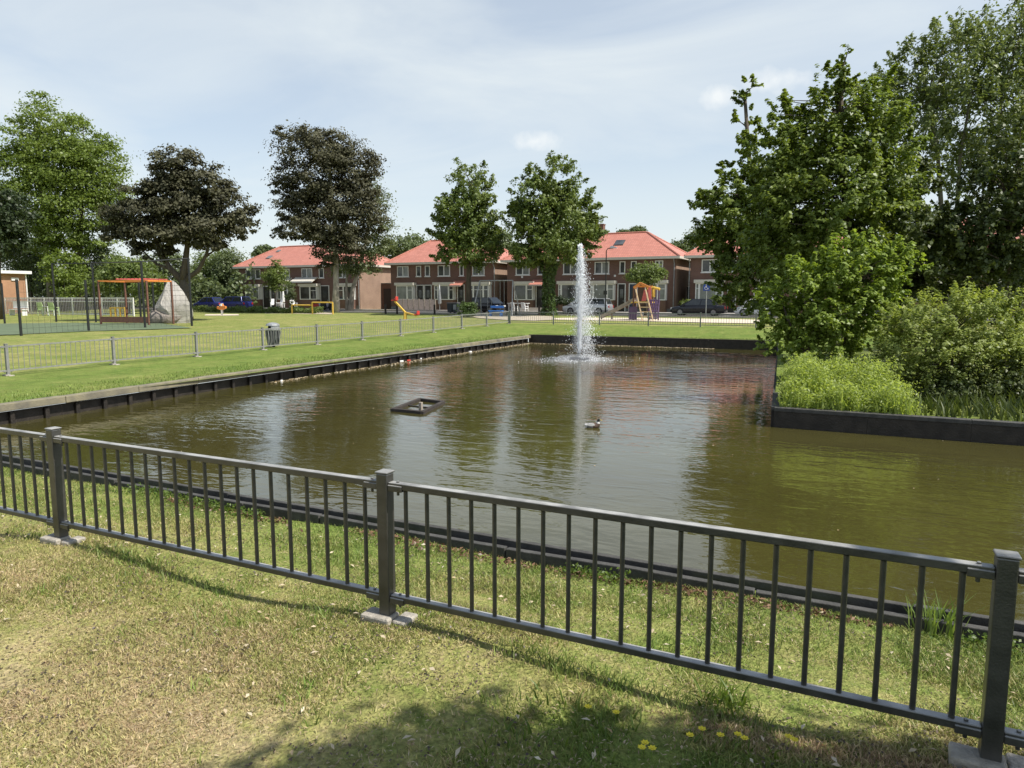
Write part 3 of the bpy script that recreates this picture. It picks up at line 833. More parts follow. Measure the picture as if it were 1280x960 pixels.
def winframe_part(o, off, x0, x1, z0, z1, y, pane):
    mb = MB(); f = .09
    for c, d in ((((x0 + x1) / 2, y, z0 + f / 2), (x1 - x0, .09, f)), (((x0 + x1) / 2, y, z1 - f / 2), (x1 - x0, .09, f)),
                 ((x0 + f / 2, y, (z0 + z1) / 2), (f, .09, z1 - z0 - 2 * f)), ((x1 - f / 2, y, (z0 + z1) / 2), (f, .09, z1 - z0 - 2 * f))): mb.box(c, d)
    if x1 - x0 < 1.3: mb.box(((x0 + x1) / 2, y, z0 + (z1 - z0) * .68), (x1 - x0 - 2 * f, .08, .06))
    mb.build('window_frame', 'white_paint', o, off=off)


H1 = house('long brick terrace at the left end of the row, behind the maroon maple', X_(300), X_(448.5),
           [('u', 309, 327, 3), ('u', 352.5, 363.5, 2), ('u', 378.5, 391.5, 2), ('u', 400, 406, 1), ('u', 424, 434, 2), ('b', 307, 324, (.55,), 'curtained_pane'), ('d', 329, 338.5, 'dark_door'),
            ('d', 339, 346, 'dark_door'), ('b', 347, 364, (.25, .75)), ('b', 375, 396, (.6,)), ('d', 401, 412, 'dark_door'), ('b', 422, 441, (.4,)), ('c', 347, 366, 3.55, 1.0, 'cream_paint'),
            ('c', 370.5, 398, 3.6, 1.1, 'cream_paint')], .25, (), ((X_(338, 72.5), 72.6, .7, 0), (X_(349, 74), 74.2, .5, 0)), 3.2, 4.2, (X_(449.3),))
H2 = house('middle brick terrace left of the fountain with a closed parasol in its front garden', X_(489), X_(617),
           [('u', 497.5, 511.5, 2), ('u', 521, 527, 1), ('u', 532, 538, 1), ('u', 548, 563, 2), ('u', 575, 580, 1), ('u', 591, 606, 2), ('b', 495.5, 516, (.66,), 'curtained_pane'),
            ('d', 521, 530, 'dark_door'), ('d', 531, 540, 'dark_door'), ('b', 543, 567, (.2, .75)), ('d', 572, 581, 'dark_door'), ('b', 587, 611, (.2, .72)), ('c', 568, 582, 2.95, 1.2, 'roof_tile')],
           .18, (), (), 2.9, 3.6, (X_(618.3),))
H3 = house('brick terrace right behind the fountain jet, with a chimney on its ridge', X_(634), X_(843),
           [('u', 645, 662, 2), ('u', 672, 679, 1), ('u', 704, 722, 2), ('u', 743, 761, 2), ('u', 774, 781, 1), ('u', 788, 795, 1), ('u', 818, 828, 2), ('b', 643, 666, (.66,)),
            ('d', 670, 680, 'dark_door'), ('b', 698, 721, (.15,)), ('b', 738, 767, (.12, .72), 'curtained_pane'), ('d', 772, 782, 'dark_door'), ('d', 786, 797, 'blue_door'), ('b', 806, 832, (.6,), 'curtained_pane'),
            ('c', 666, 682, 2.95, 1.2, 'roof_tile'), ('l', 653, 3.9), ('l', 768.5, 3.9)], .13, (X_(748, 75.4),), ((X_(773, 73.2), 73.3, 1.0, 1), (X_(764, 72.4), 72.4, .4, 0)), 3.0, 4.1, (X_(842),))
H4 = house('brick terrace partly hidden by the big trees at the right', X_(862), 2.5,
           [('u', 876, 897, 2), ('u', 911, 919, 1), ('u', 927, 934, 1), ('u', 950, 970, 2), ('u', 1000, 1020, 2), ('b', 869, 903, (.14, .78), 'curtained_pane'), ('d', 909, 920, 'dark_door'),
            ('d', 925, 936, 'dark_door'), ('b', 942, 972, (.2, .8)), ('b', 995, 1025, (.2, .8))], .1, (), (), 3, 4.1, (X_(861),))
H5 = house('brick terrace glimpsed through the trees at the far right', 4.2, 24, [('u', 1150, 1172, 2), ('u', 1240, 1262, 2), ('b', 1140, 1172, (.2, .8)), ('b', 1236, 1270, (.2, .8))], .1)
# low dark garage set back between the first two terraces
t = thing('garage', 'dark flat roofed garage set back between the first two brick terraces', 'garage', (-53, 75.4, .2)); off = t.location
mb = MB(); mb.box((-52.9, 78.2, 1.7), (4.6, 5.5, 3.4)); mb.build('wall', 'brown_brick', t, off=off)
mb = MB(); mb.box((-52.9, 78.2, 3.45), (4.7, 5.6, .12)); mb.build('roof', 'lead_grey', t, off=off)
mb = MB(); mb.box((-53.2, 75.42, 1.5), (3.4, .06, 2.6)); mb.build('garage_door', 'dark_door', t, off=off)
for xm, lab in (((X_(617) + X_(634)) / 2, 'dark gateway closing the narrow alley left of the ivy clad tree'), ((X_(843) + X_(862)) / 2, 'dark gateway closing the narrow alley above the black car')):
    t = thing('alley_gate', lab, 'gate', (xm, YF + 5, .1)); off = t.location
    mb = MB(); mb.box((xm, YF + 5, 1.4), (1.2, .08, 2.6)); mb.build('door', 'dark_door', t, off=off)
    mb = MB(); mb.box((xm, YF + 4.98, 2.75), (1.25, .12, .1)); mb.build('lintel', 'dark_wood', t, off=off)

# ------------------------------------------------------------------ cars
def car(label, x, y, rz, paint, Lc=4.3, Wc=1.72, Hc=1.45, kind='hatch'):
    z = gz(x, y) + .055
    t = thing('parked_car', label, 'car', (x, y, z), rz, 'cars parked along the road')
    h = Lc / 2; w2 = Wc / 2; belt = Hc * .60
    top = {'hatch': [(-.47, -.40, .20, .42)], 'estate': [(-.47, -.42, .16, .38)], 'sedan': [(-.36, -.22, .10, .32)]}[kind][0]
    rb, rr, rf, wb_ = [q * Lc for q in top]           # tail of glass, roof rear, roof front, foot of windscreen
    hood = Hc * .56; tailz = belt if kind != 'sedan' else Hc * .60
    st = [(-h, .42, tailz * .82, .84), (-h * .97, .22, tailz, .93), (-h * .6, .17, belt + .01, 1), (0, .17, belt, 1), (h * .5, .17, belt - .02, 1), (h * .72, .18, hood, .98), (h * .93, .2, hood * .88, .92), (h, .34, hood * .66, .80)]
    mb = MB(); vs = []; n = 10
    for sx, zl, zh, wf in st:
        ww = w2 * wf
        vs += [(sx, y_, z_) for y_, z_ in ((-ww * .9, zl), (-ww, zl + (zh - zl) * .3), (-ww, zl + (zh - zl) * .65), (-ww * .95, zh - .04), (-ww * .8, zh), (ww * .8, zh), (ww * .95, zh - .04), (ww, zl + (zh - zl) * .65), (ww, zl + (zh - zl) * .3), (ww * .9, zl))]
    fs = [(i * n + k, i * n + (k + 1) % n, (i + 1) * n + (k + 1) % n, (i + 1) * n + k) for i in range(len(st) - 1) for k in range(n)] + [tuple(range(n)), tuple(range((len(st) - 1) * n, len(st) * n))]
    mb.add(vs, fs)
    bw, tw = w2 * .93, w2 * .74; b0 = belt - .03
    g = [(rb, -bw, b0), (wb_, -bw, b0), (wb_, bw, b0), (rb, bw, b0), (rr, -tw, Hc), (rf, -tw, Hc), (rf, tw, Hc), (rr, tw, Hc)]
    mb.add(g, [(0, 1, 5, 4), (1, 2, 6, 5), (2, 3, 7, 6), (3, 0, 4, 7), (4, 5, 6, 7)])
    mb.build('body', paint, t, smooth=False, bevel=.03)
    G = [Vector(q) for q in g]
    def pane(idx, u0, u1, v0, v1, out, nm='window'):
        a, b, c, d = [G[i] for i in idx]
        def P(u, v): return (a * (1 - u) + b * u) * (1 - v) + (d * (1 - u) + c * u) * v + Vector(out) * .012
        m_ = MB(); m_.quad(P(u0, v0), P(u1, v0), P(u1, v1), P(u0, v1)); m_.build(nm, 'car_glass', t)
    for idx, out in (((0, 1, 5, 4), (0, -1, .2)), ((3, 2, 6, 7), (0, 1, .2))):
        pane(idx, .06, .44, .14, .9, out); pane(idx, .48, .90, .14, .9, out)
    pane((1, 2, 6, 5), .07, .93, .1, .93, (1, 0, .5), 'windscreen'); pane((3, 0, 4, 7), .08, .92, .15, .9, (-1, 0, .3), 'rear_window')
    ws = None
    for sx in (-h * .60, h * .62):
        for sy in (-1, 1):
            tm = MB(); tm.tube([(0, -.09, 0), (0, .09, 0)], .31, 18); wh = tm.build('wheel', 'tyre', t); wh.location = (sx, sy * (w2 - .08), .31)
            r_ = MB(); r_.tube([(0, sy * .07, 0), (0, sy * .098, 0)], .20, 12); r_.build('rim', 'rim', wh)
    for sy in (-1, 1):
        m_ = MB(); m_.box((h * .955, sy * w2 * .66, hood * .77), (.14, .32, .15)); m_.build('headlight', 'lamp_lens', t)
        m_ = MB(); m_.box((-h * .985, sy * w2 * .74, tailz * .80), (.07, .22, .22)); m_.build('tail_light', 'tail_lens', t)
        m_ = MB(); m_.box((wb_ - .35, sy * (w2 + .07), belt + .05), (.1, .16, .11)); m_.build('mirror', paint, t)
    m_ = MB(); m_.box((h * .985, 0, .36), (.1, Wc * .8, .14)); m_.build('bumper', 'black_rubber', t)
    return t


def carat(px, Y, *a, **k): p = gy(px, 371, Y); return car(a[0], p.x, Y, *a[1:], **k)


carat(263, 60.2, 'dark blue saloon car at the left end, partly behind the other blue car', R(180), 'car_blue', Lc=4.3, kind='sedan', Hc=1.4)
carat(294, 61.0, 'dark blue hatchback parked beside the left brick terrace', R(180), 'car_blue', Lc=4.0, kind='hatch', Hc=1.5)
carat(609, 63.2, 'small black hatchback parked behind the blue bench', R(-14), 'car_black', Lc=3.6, Hc=1.5, kind='hatch')
carat(735, 62.6, 'silver estate car parked behind the fountain jet', R(180), 'car_silver', Lc=4.5, Hc=1.45, kind='estate')
carat(874, 62.3, 'black saloon car parked under the blue parking sign', R(180), 'car_black', Lc=4.6, Hc=1.42, kind='sedan')
carat(952, 62.6, 'white car almost hidden by the trees at the right', R(180), 'car_white', Lc=4.2, Hc=1.42, kind='hatch')

# ------------------------------------------------------------------ street and play furniture
p = ony(757, 59.4); t = thing('street_lamp', 'tall slim dark lamp post with a bent arm behind the fountain', 'street lamp', p); off = p
zt = gy(757, 310, 59.4).z
mb = MB(); mb.tube([p, p + Vector((0, 0, 1.2)), (p.x, p.y, zt - .25), (p.x + .12, p.y, zt - .05), (p.x + .4, p.y, zt)], [.075, .06, .045, .035, .03], 8); mb.build('pole', 'black_post', t, off=off, smooth=True)
mb = MB(); mb.box((p.x + .68, p.y, zt + .01), (.6, .2, .1), 0, .6); mb.build('lamp_head', 'zinc_grey', t, off=off)
mb = MB(); mb.box((p.x, p.y - .1, p.z + 2.0), (.3, .12, .35)); mb.build('cabinet', 'black_post', t, off=off)
# parking sign
p = ony(883, 58.0); zt = gy(883, 354.5, 58).z; zb = gy(883, 363.5, 58).z
t = thing('parking_sign', 'blue square sign with a white wheelchair symbol above the black car', 'sign', p); off = p
mb = MB(); mb.tube([p, (p.x, p.y, zt)], .035, 8); mb.build('pole', 'zinc_grey', t, off=off)
mb = MB(); s_ = zt - zb; mb.box((p.x, p.y - .05, (zt + zb) / 2), (s_ * .9, .03, s_)); o = mb.build('panel', 'sign_blue', t, off=off, bevel=.01)
mb = MB(); cx, cz, q = p.x, (zt + zb) / 2, s_; yy = p.y - .068
mb.tube([(cx - .06 * q, yy - .004, cz + .33 * q), (cx - .06 * q, yy + .004, cz + .33 * q)], .075 * q, 10)
mb.bar((cx - .06 * q, yy, cz + .24 * q), (cx - .04 * q, yy, cz - .06 * q), .09 * q, .006); mb.bar((cx - .04 * q, yy, cz - .06 * q), (cx + .17 * q, yy, cz - .06 * q), .08 * q, .006)
mb.bar((cx + .16 * q, yy, cz - .05 * q), (cx + .24 * q, yy, cz - .3 * q), .08 * q, .006); mb.bar((cx - .05 * q, yy, cz + .1 * q), (cx + .12 * q, yy, cz + .1 * q), .06 * q, .006)
ar = [(cx - .03 * q + .22 * q * math.cos(a), yy, cz - .12 * q + .22 * q * math.sin(a)) for a in np.linspace(R(120), R(350), 12)]
mb.tube(ar, .033 * q, 5); mb.build('wheelchair_symbol', 'white_paint', o, off=off)
# litter bin
p = Vector((-20.75, 21.15, gz(-20.75, 21.15))); t = thing('litter_bin', 'grey slatted litter bin with a domed hood behind the left railing', 'litter bin', p, R(-30)); 
mb = MB(); mb.lathe((0, 0, 0), [(.18, .06), (.20, .1), (.27, .62), (.27, .66), (.24, .66), (.18, .1)], 16); mb.build('body', 'bin_plastic', t, smooth=False)
for k in range(14):
    a = 2 * math.pi * k / 14; mb = MB(); mb.bar((.205 * math.cos(a), .205 * math.sin(a), .08), (.292 * math.cos(a), .292 * math.sin(a), .64), .055, .02); mb.build('slat', 'lead_grey' if k % 2 else 'zinc_grey', t)
mb = MB(); mb.lathe((0, 0, 0), [(.29, .66), (.30, .71), (.27, .74)], 16); mb.build('rim', 'zinc_grey', t)
mb = MB()
for k in range(7):
    a0, a1 = R(-30 + k * 34), R(-30 + (k + 1) * 34)
    mb.quad((.27 * math.cos(a0), .27 * math.sin(a0), .72), (.27 * math.cos(a1), .27 * math.sin(a1), .72), (.25 * math.cos(a1), .25 * math.sin(a1), .86), (.25 * math.cos(a0), .25 * math.sin(a0), .86))
mb.lathe((0, 0, 0), [(.27, .85), (.25, .91), (.14, .96), (.01, .98)], 16); mb.build('hood', 'zinc_grey', t)
mb = MB(); mb.tube([(0, 0, -.1), (0, 0, .12)], .06, 8); mb.build('foot', 'black_post', t)
# yellow tumbling bars
def P2(px, D, dz=0): q = on(px, D); return Vector((q.x, q.y, q.z + dz))
A, B, Cc = P2(364.5, 72), P2(390, 71), P2(415.5, 70); t = thing('tumbling_bars', 'yellow low and high tumbling bars on the lawn before the maroon maple', 'play bars', B); off = B
zz = [gy(364.5, 381.3, A.y).z, gy(390, 378, B.y).z, gy(415, 378, Cc.y).z]
for q, zt in ((A, zz[0]), (B, zz[1]), (Cc, zz[2])):
    mb = MB(); mb.tube([q - Vector((0, 0, .1)), (q.x, q.y, zt)], .075, 8); mb.build('post', 'yellow_paint', t, off=off)
for q, r_, z in ((A, B, zz[0]), (B, Cc, zz[1])):
    mb = MB(); mb.tube([(q.x, q.y, z), (r_.x, r_.y, z)], .065, 8); mb.build('bar', 'yellow_paint', t, off=off)
# yellow bent seesaw
base = ony(506, 46.8); t = thing('seesaw', 'yellow bent beam seesaw with red seats on the lawn', 'seesaw', base); off = base
k0 = base + Vector((0, 0, .55)); eA = gy(493.5, 376.5, 46.8); eB = gy(521, 394.5, 46.8)
mb = MB(); mb.tube([base - Vector((0, 0, .2)), base + Vector((0, 0, .3)), k0], [.16, .13, .1], 8); mb.build('stand', 'yellow_paint', t, off=off)
mb = MB(); mb.bar(k0, eA, .15, .13); mb.bar(k0 + Vector((0, 0, -.02)), eB, .15, .13); mb.build('beam', 'yellow_paint', t, off=off, bevel=.02)
for e, s_ in ((eA, 1), (eB, .7)):
    mb = MB(); mb.box(e + Vector((-.05, 0, .07)), (.42 * s_, .34, .07), .2); mb.box(e + Vector((.18 * s_, 0, .22)), (.07, .34, .30)); mb.build('seat', 'red_paint', t, off=off, bevel=.02)
    mb = MB(); mb.tube([e + Vector((.1, -.26, .18)), e + Vector((.1, .26, .18))], .022, 6); mb.tube([e + Vector((.1, 0, .02)), e + Vector((.1, 0, .2))], .022, 6); mb.build('handle', 'red_paint', t, off=off)
# spring rider
base = on(276.5, 68); t = thing('spring_rider', 'small orange and white spring rider on a pale sand patch', 'spring rider', base); off = base
mb = MB(); mb.tube([base + Vector((.09 * math.cos(a), .09 * math.sin(a), .03 + a * .0125)) for a in np.linspace(0, 40, 80)], .022, 5); mb.build('spring', 'white_paint', t, off=off)
mb = MB(); mb.extrude([(-.75, .62), (-.7, .85), (-.25, .78), (0, .95), (.2, 1.1), (.3, .9), (.7, .86), (.72, .66), (.1, .52), (-.3, .52)], -.07, .07)
mb.v = [(v[0] * .8 + base.x, v[1] + base.y, v[2] + base.z) for v in mb.v]; mb.build('body', 'orange_paint', t, off=off, bevel=.02)
mb = MB(); mb.box(base + Vector((0, 0, 1.0)), (.3, .3, .22), 0, .7); mb.build('seat', 'white_paint', t, off=off)
q = [on(254, 67), on(277, 66.5), on(298, 67), on(297, 70), on(276, 70.5), on(256, 70)]
sheet('sand_patch', [(v.x, v.y) for v in q], 'sand', .03, step=1)
q = [on(330, 73), on(366, 72), on(415, 69.5), on(416, 72.5), on(372, 75), on(331, 76)]
sheet('sand_strip', [(v.x, v.y) for v in q], 'path_grit', .03, step=1)
# climbing tower with slide and net
b = ony(806, 50.6); t = thing('play_tower', 'small wooden play tower with ladder, purple net and slide behind the far railing', 'play tower', b); off = b
Z = lambda y: gy(806, y, 50.6).z
zf = Z(378); ztop = Z(359)
pts = {n: ony(px, yy) for n, px, yy in (('a', 792, 50.1), ('b', 812, 50.1), ('c', 795, 51.7), ('d', 816, 51.7), ('e', 823.5, 50.6), ('f', 820, 52))}
for n_, q in pts.items():
    mb = MB(); mb.bar(q - Vector((0, 0, .3)), (q.x, q.y, ztop if n_ in 'abcd' else Z(361)), .09); mb.build('post', 'purple_paint' if n_ in 'ef' else 'brown_wood', t, off=off)
ce = sum((pts[n] for n in 'abcd'), Vector()) / 4
mb = MB(); mb.box((ce.x, ce.y, zf), (1.3, 1.6, .09)); mb.build('platform', 'yellow_paint', t, off=off)
mb = MB(); mb.box((ce.x, ce.y, ztop + .06), (1.35, .12, .12)); mb.bar((pts['a'].x, pts['a'].y, ztop - .05), (ce.x, ce.y - .8, ztop + .28), .16); mb.bar((pts['b'].x, pts['b'].y, ztop - .05), (ce.x, ce.y - .8, ztop + .28), .16); mb.build('arch', 'orange_paint', t, off=off)
mb = MB(); mb.bar((pts['b'].x, pts['b'].y - .05, ztop), (pts['b'].x + .12, pts['b'].y - .25, zf - .5), .2, .05); mb.bar((pts['b'].x - .25, pts['b'].y - .05, ztop - .2), (pts['b'].x - .4, pts['b'].y - .1, zf + .1), .3, .05); mb.build('side_board', 'pink_red', t, off=off)
lt0, lt1 = gy(794.5, 361, 49.9), gy(803.5, 398, 49.2); mb = MB(); dx = .75
gzl = gz(lt1.x, lt1.y)
lt1.z = gzl
for s_ in (0, dx): mb.bar(lt0 + Vector((s_ * .95, 0, 0)), lt1 + Vector((s_, 0, 0)), .075)
for k in range(2, 7):
    f = k / 7; q = lt0.lerp(lt1, f); 
    if f > .38: mb.bar(q, q + Vector((dx, 0, 0)), .07)
mb.build('ladder', 'light_wood', t, off=off)
mb = MB(); q = gy(817, 361.5, 50.3); mb.tube([(q.x - .45, q.y, q.z), (q.x, q.y, q.z + .12), (q.x + .45, q.y, q.z)], .09, 8); mb.tube([(q.x, q.y, q.z), (q.x, q.y, q.z - .55)], .12, 8); mb.build('bell_roof', 'yellow_paint', t, off=off)
mb = MB(); x0_, x1_ = gy(813, 380, 50).x, gy(824.5, 380, 50).x; z0_, z1_ = gz(x0_, 50) + .2, Z(375)
for k in range(6):
    u = x0_ + (x1_ - x0_) * k / 5; mb.tube([(u, 49.9, z1_), (u, 49.4, z0_)], .045, 5); v_ = k / 5; mb.tube([(x0_, 49.9 - .5 * v_, z1_ + (z0_ - z1_) * v_), (x1_, 49.9 - .5 * v_, z1_ + (z0_ - z1_) * v_)], .045, 5)
mb.build('climbing_net', 'purple_paint', t, off=off)
mb = MB(); mb.box((pts['a'].x, 50.0, gz(pts['a'].x, 50) + .55), (.6, .1, .9)); mb.build('panel', 'purple_paint', t, off=off)
s0, s1, s2 = gy(793, 376, 51), gy(765, 391, 51), gy(752, 397.5, 51); s2.z = max(s2.z, gz(s2.x, 51) + .15)
mb = MB(); pr = [s0, s0.lerp(s1, .5), s1, s2]
for a_, b_ in zip(pr, pr[1:]):
    mb.bar(a_, b_, .5, .05)
    for s_ in (-.27, .27): mb.bar(a_ + Vector((0, s_, .08)), b_ + Vector((0, s_, .08)), .05, .22)
mb.build('slide', 'grey_wood', t, off=off)
mb = MB(); 
for q in (s1, s2): mb.bar(q, (q.x, q.y, gz(q.x, q.y) - .1), .09)
mb.build('slide_leg', 'grey_wood', t, off=off)
# swing frame
sl, sr = ony(600, 56.2), ony(641, 56.2); zt = gy(640, 350.5, 56.2).z; t = thing('swing_frame', 'tall grey swing frame with hanging chains in front of the dark alley', 'swing', (sl + sr) / 2); off = t.location
mb = MB(); mb.tube([(sl.x, sl.y, zt), (sr.x, sr.y, zt)], .05, 8); mb.build('top_bar', 'zinc_grey', t, off=off)
for q, s_ in ((sl, -1), (sr, 1)):
    for dy in (-.9, .9):
        mb = MB(); mb.tube([(q.x, q.y, zt), (q.x + s_ * .35, q.y + dy, q.z - .1)], .055, 8); mb.build('leg', 'zinc_grey', t, off=off)
for f in (.3, .68):
    c = sl.lerp(sr, f)
    st_ = MB(); st_.box((c.x, c.y, c.z + .5), (.46, .2, .05)); so = st_.build('swing_seat', 'black_rubber', t, off=off)
    mb = MB()
    for d_ in (-.2, .2): mb.tube([(c.x + d_, c.y, zt), (c.x + d_, c.y, c.z + .52)], .018, 5)
    mb.build('chain', 'zinc_grey', so, off=off)
# blue bench
b = ony(620, 55.0); t = thing('picnic_bench', 'bright blue bench in front of the small black hatchback', 'bench', b); off = b
mb = MB(); mb.box(b + Vector((0, 0, .5)), (1.35, .4, .09)); mb.build('seat', 'blue_paint', t, off=off, bevel=.02)
mb = MB(); mb.box(b + Vector((0, .22, .85)), (1.3, .06, .2)); mb.build('backrest', 'blue_paint', t, off=off, bevel=.02)
for s_ in (-.5, .5):
    mb = MB(); mb.box(b + Vector((s_, 0, .2)), (.1, .36, .56)); mb.build('leg', 'blue_paint', t, off=off)
# wheeled bins
for px, lab in ((563.5, 'dark wheeled bin standing left of the dark green bush'), (570, 'dark wheeled bin with a pale front right beside the bush')):
    b = ony(px, 60.5); t = thing('wheeled_bin', lab, 'wheelie bin', b, 0, 'wheeled bins by the road'); 
    mb = MB(); mb.box((0, 0, .52), (.5, .5, .86), 0, 1.15); mb.build('body', 'bin_plastic', t, bevel=.02)
    mb = MB(); mb.box((0, -.01, 1.0), (.62, .64, .08)); mb.build('lid', 'lead_grey', t, bevel=.02)
    for s_ in (-.22, .22):
        mb = MB(); mb.tube([(s_ - .03, .26, .11), (s_ + .03, .26, .11)], .11, 10); mb.build('wheel', 'black_rubber', t)
    if px > 565:
        mb = MB(); mb.box((0.02, -.30, .6), (.34, .012, .5)); mb.build('sticker', 'zinc_grey', t)
# bollards and low kerb rail by the playground
for i, px in enumerate((481.5, 496, 543, 634, 645, 674)):
    b = ony(px, 57.3); t = thing('bollard', ['short dark bollard left of the seesaw', 'short dark bollard behind the seesaw', 'short dark bollard in front of the beige screen', 'dark bollard just right of the blue bench', 'dark bollard under the swing frame leg', 'dark bollard left of the ivy clad tree'][i], 'bollard', b, 0, 'bollards along the road')
    mb = MB(); mb.bar((0, 0, -.1), (0, 0, .85), .14); mb.box((0, 0, .88), (.15, .15, .06), 0, .5); mb.build('post', 'dark_wood', t)
# garden screens, parasols, tables, chairs
a_, b_ = gy(497, 371, 66.9), gy(544, 371, 66.9); t = thing('garden_screen', 'beige woven garden screen with posts before the middle terrace', 'garden screen', ((a_.x + b_.x) / 2, 66.9, .14)); off = t.location
mb = MB(); mb.box(((a_.x + b_.x) / 2, 66.9, .85), (b_.x - a_.x, .05, 1.25)); mb.build('panel', 'beige_cloth', t, off=off)
for k in range(8):
    x = a_.x + (b_.x - a_.x) * k / 7; mb = MB(); mb.box((x, 66.88, .8), (.1, .12, 1.5)); mb.build('post', 'grey_wood', t, off=off)
for px, Y, lab, mt, hh in ((354, 67.6, 'closed white parasol in the garden of the left terrace', 'white_plastic', 2.6), (549.5, 66.3, 'closed grey white parasol before the middle terrace', 'zinc_grey', 2.9)):
    b = ony(px, Y); t = thing('parasol', lab, 'parasol', b, 0, 'closed garden parasols')
    mb = MB(); mb.tube([(0, 0, 0), (0, 0, hh)], .03, 6); mb.build('pole', 'zinc_grey', t)
    mb = MB(); mb.lathe((0, 0, 0), [(.14, .8), (.2, .95), (.17, 1.5), (.10, 2.1), (.04, hh)], 10); mb.build('canopy', mt, t, smooth=True)
    mb = MB(); mb.lathe((0, 0, 0), [(.25, 0), (.25, .08), (.06, .14)], 12); mb.build('base', 'concrete', t)


def gchair(label, p, rz, mat, s_=1, group=None):
    t = thing('garden_chair', label, 'chair', p, rz, group)
    mb = MB(); mb.box((0, 0, .42 * s_), (.5 * s_, .48 * s_, .05)); mb.build('seat', mat, t)
    mb = MB(); mb.box((0, .25 * s_, .72 * s_), (.5 * s_, .05, .55 * s_), 0, .85, Matrix.Rotation(R(-14), 3, 'X')); mb.build('backrest', mat, t)
    for sx in (-1, 1):
        mb = MB(); mb.box((sx * .26 * s_, 0, .62 * s_), (.06, .45 * s_, .05)); mb.build('armrest', mat, t)
        for sy in (-1, 1):
            mb = MB(); mb.bar((sx * .23 * s_, sy * .21 * s_, -.03), (sx * .23 * s_, sy * .21 * s_, (.42 if sy > 0 else .62) * s_), .05); mb.build('leg', mat, t)
    return t


def gtable(label, p, w_, d_, h, mat, group=None):
    t = thing('garden_table', label, 'table', p, 0, group)
    mb = MB(); mb.box((0, 0, h), (w_, d_, .05)); mb.build('tabletop', mat, t)
    for sx in (-1, 1):
        for sy in (-1, 1):
            mb = MB(); mb.bar((sx * w_ * .42, sy * d_ * .4, -.03), (sx * w_ * .42, sy * d_ * .4, h), .06); mb.build('leg', mat, t)
    return t


for px, Y, rz, lab in ((341.5, 66.2, 40, 'white garden chair tilted back, leftmost in the garden of the left terrace'), (348.5, 66.3, -20, 'white garden chair left of the closed white parasol'), (366.5, 66.0, 70, 'white garden chair behind the low yellow bar')):
    b = ony(px, Y); gchair(lab, b, R(rz), 'white_plastic', 1.3, 'white chairs before the left terrace')
    mb = MB()
b = ony(350, 65.8); gtable('low white garden table before the closed white parasol', b, .9, .7, .7, 'white_plastic')
b = ony(648, 66.5); gtable('white garden table in front of the bay window right of the dark alley', b, 2.2, .8, .95, 'white_plastic', None)
for px, lab in ((643, 'white chair at the left of the white table near the alley'), (656, 'white chair at the right of the white table near the alley')):
    b = ony(px, 65.9); gchair(lab, b, R(160), 'white_plastic', 1.05, 'white chairs near the alley')
# mopeds with white screens behind the tumbling bars
for px, col, lab in ((398, 'red_paint', 'red moped parked behind the high yellow bar'), (407.5, 'car_black', 'black moped parked right of the red one')):
    b = ony(px, 63.5); t = thing('moped', lab, 'moped', b, R(8), 'mopeds parked before the left terrace')
    for sx in (-.62, .62):
        mb = MB(); mb.tube([(sx, -.06, .26), (sx, .06, .26)], .27, 14); mb.build('wheel', 'tyre', t)
    mb = MB(); mb.extrude([(-.75, .5), (-.7, .8), (-.1, .78), (0, .42), (.3, .42), (.45, .95), (.58, .95), (.62, .45), (.2, .25), (-.4, .25)], -.14, .14); mb.build('body', col, t, bevel=.03)
    mb = MB(); mb.box((-.38, 0, .84), (.62, .26, .1)); mb.build('seat', 'black_rubber', t, bevel=.02)
    mb = MB(); mb.tube([(.5, -.32, 1.08), (.52, 0, 1.02), (.5, .32, 1.08)], .025, 6); mb.build('handlebar', 'black_rubber', t)
    mb = MB(); mb.box((.63, 0, .86), (.08, .16, .14)); mb.build('headlight', 'lamp_lens', t)
b0, b1 = ony(392.5, 64.2), ony(412, 64.2); t = thing('garden_wall', 'low white garden wall behind the two mopeds', 'wall', (b0 + b1) / 2); off = t.location
mb = MB(); mb.box(((b0.x + b1.x) / 2, 64.2, b0.z + .45), (b1.x - b0.x, .12, .95)); mb.build('panel', 'white_paint', t, off=off)
mb = MB(); mb.box(((b0.x + b1.x) / 2, 64.2, b0.z + .95), (b1.x - b0.x + .1, .18, .07)); mb.build('coping', 'concrete', t, off=off)
b0, b1 = ony(640, 67.7), ony(683, 67.7); t = thing('garden_wall', 'low white garden wall left of the ivy clad tree', 'wall', (b0 + b1) / 2); off = t.location
mb = MB(); mb.box(((b0.x + b1.x) / 2, 67.75, b0.z + .2), (b1.x - b0.x, .12, .5)); mb.build('panel', 'cream_paint', t, off=off)
mb = MB(); mb.box(((b0.x + b1.x) / 2, 67.75, b0.z + .48), (b1.x - b0.x + .1, .18, .06)); mb.build('coping', 'concrete', t, off=off)

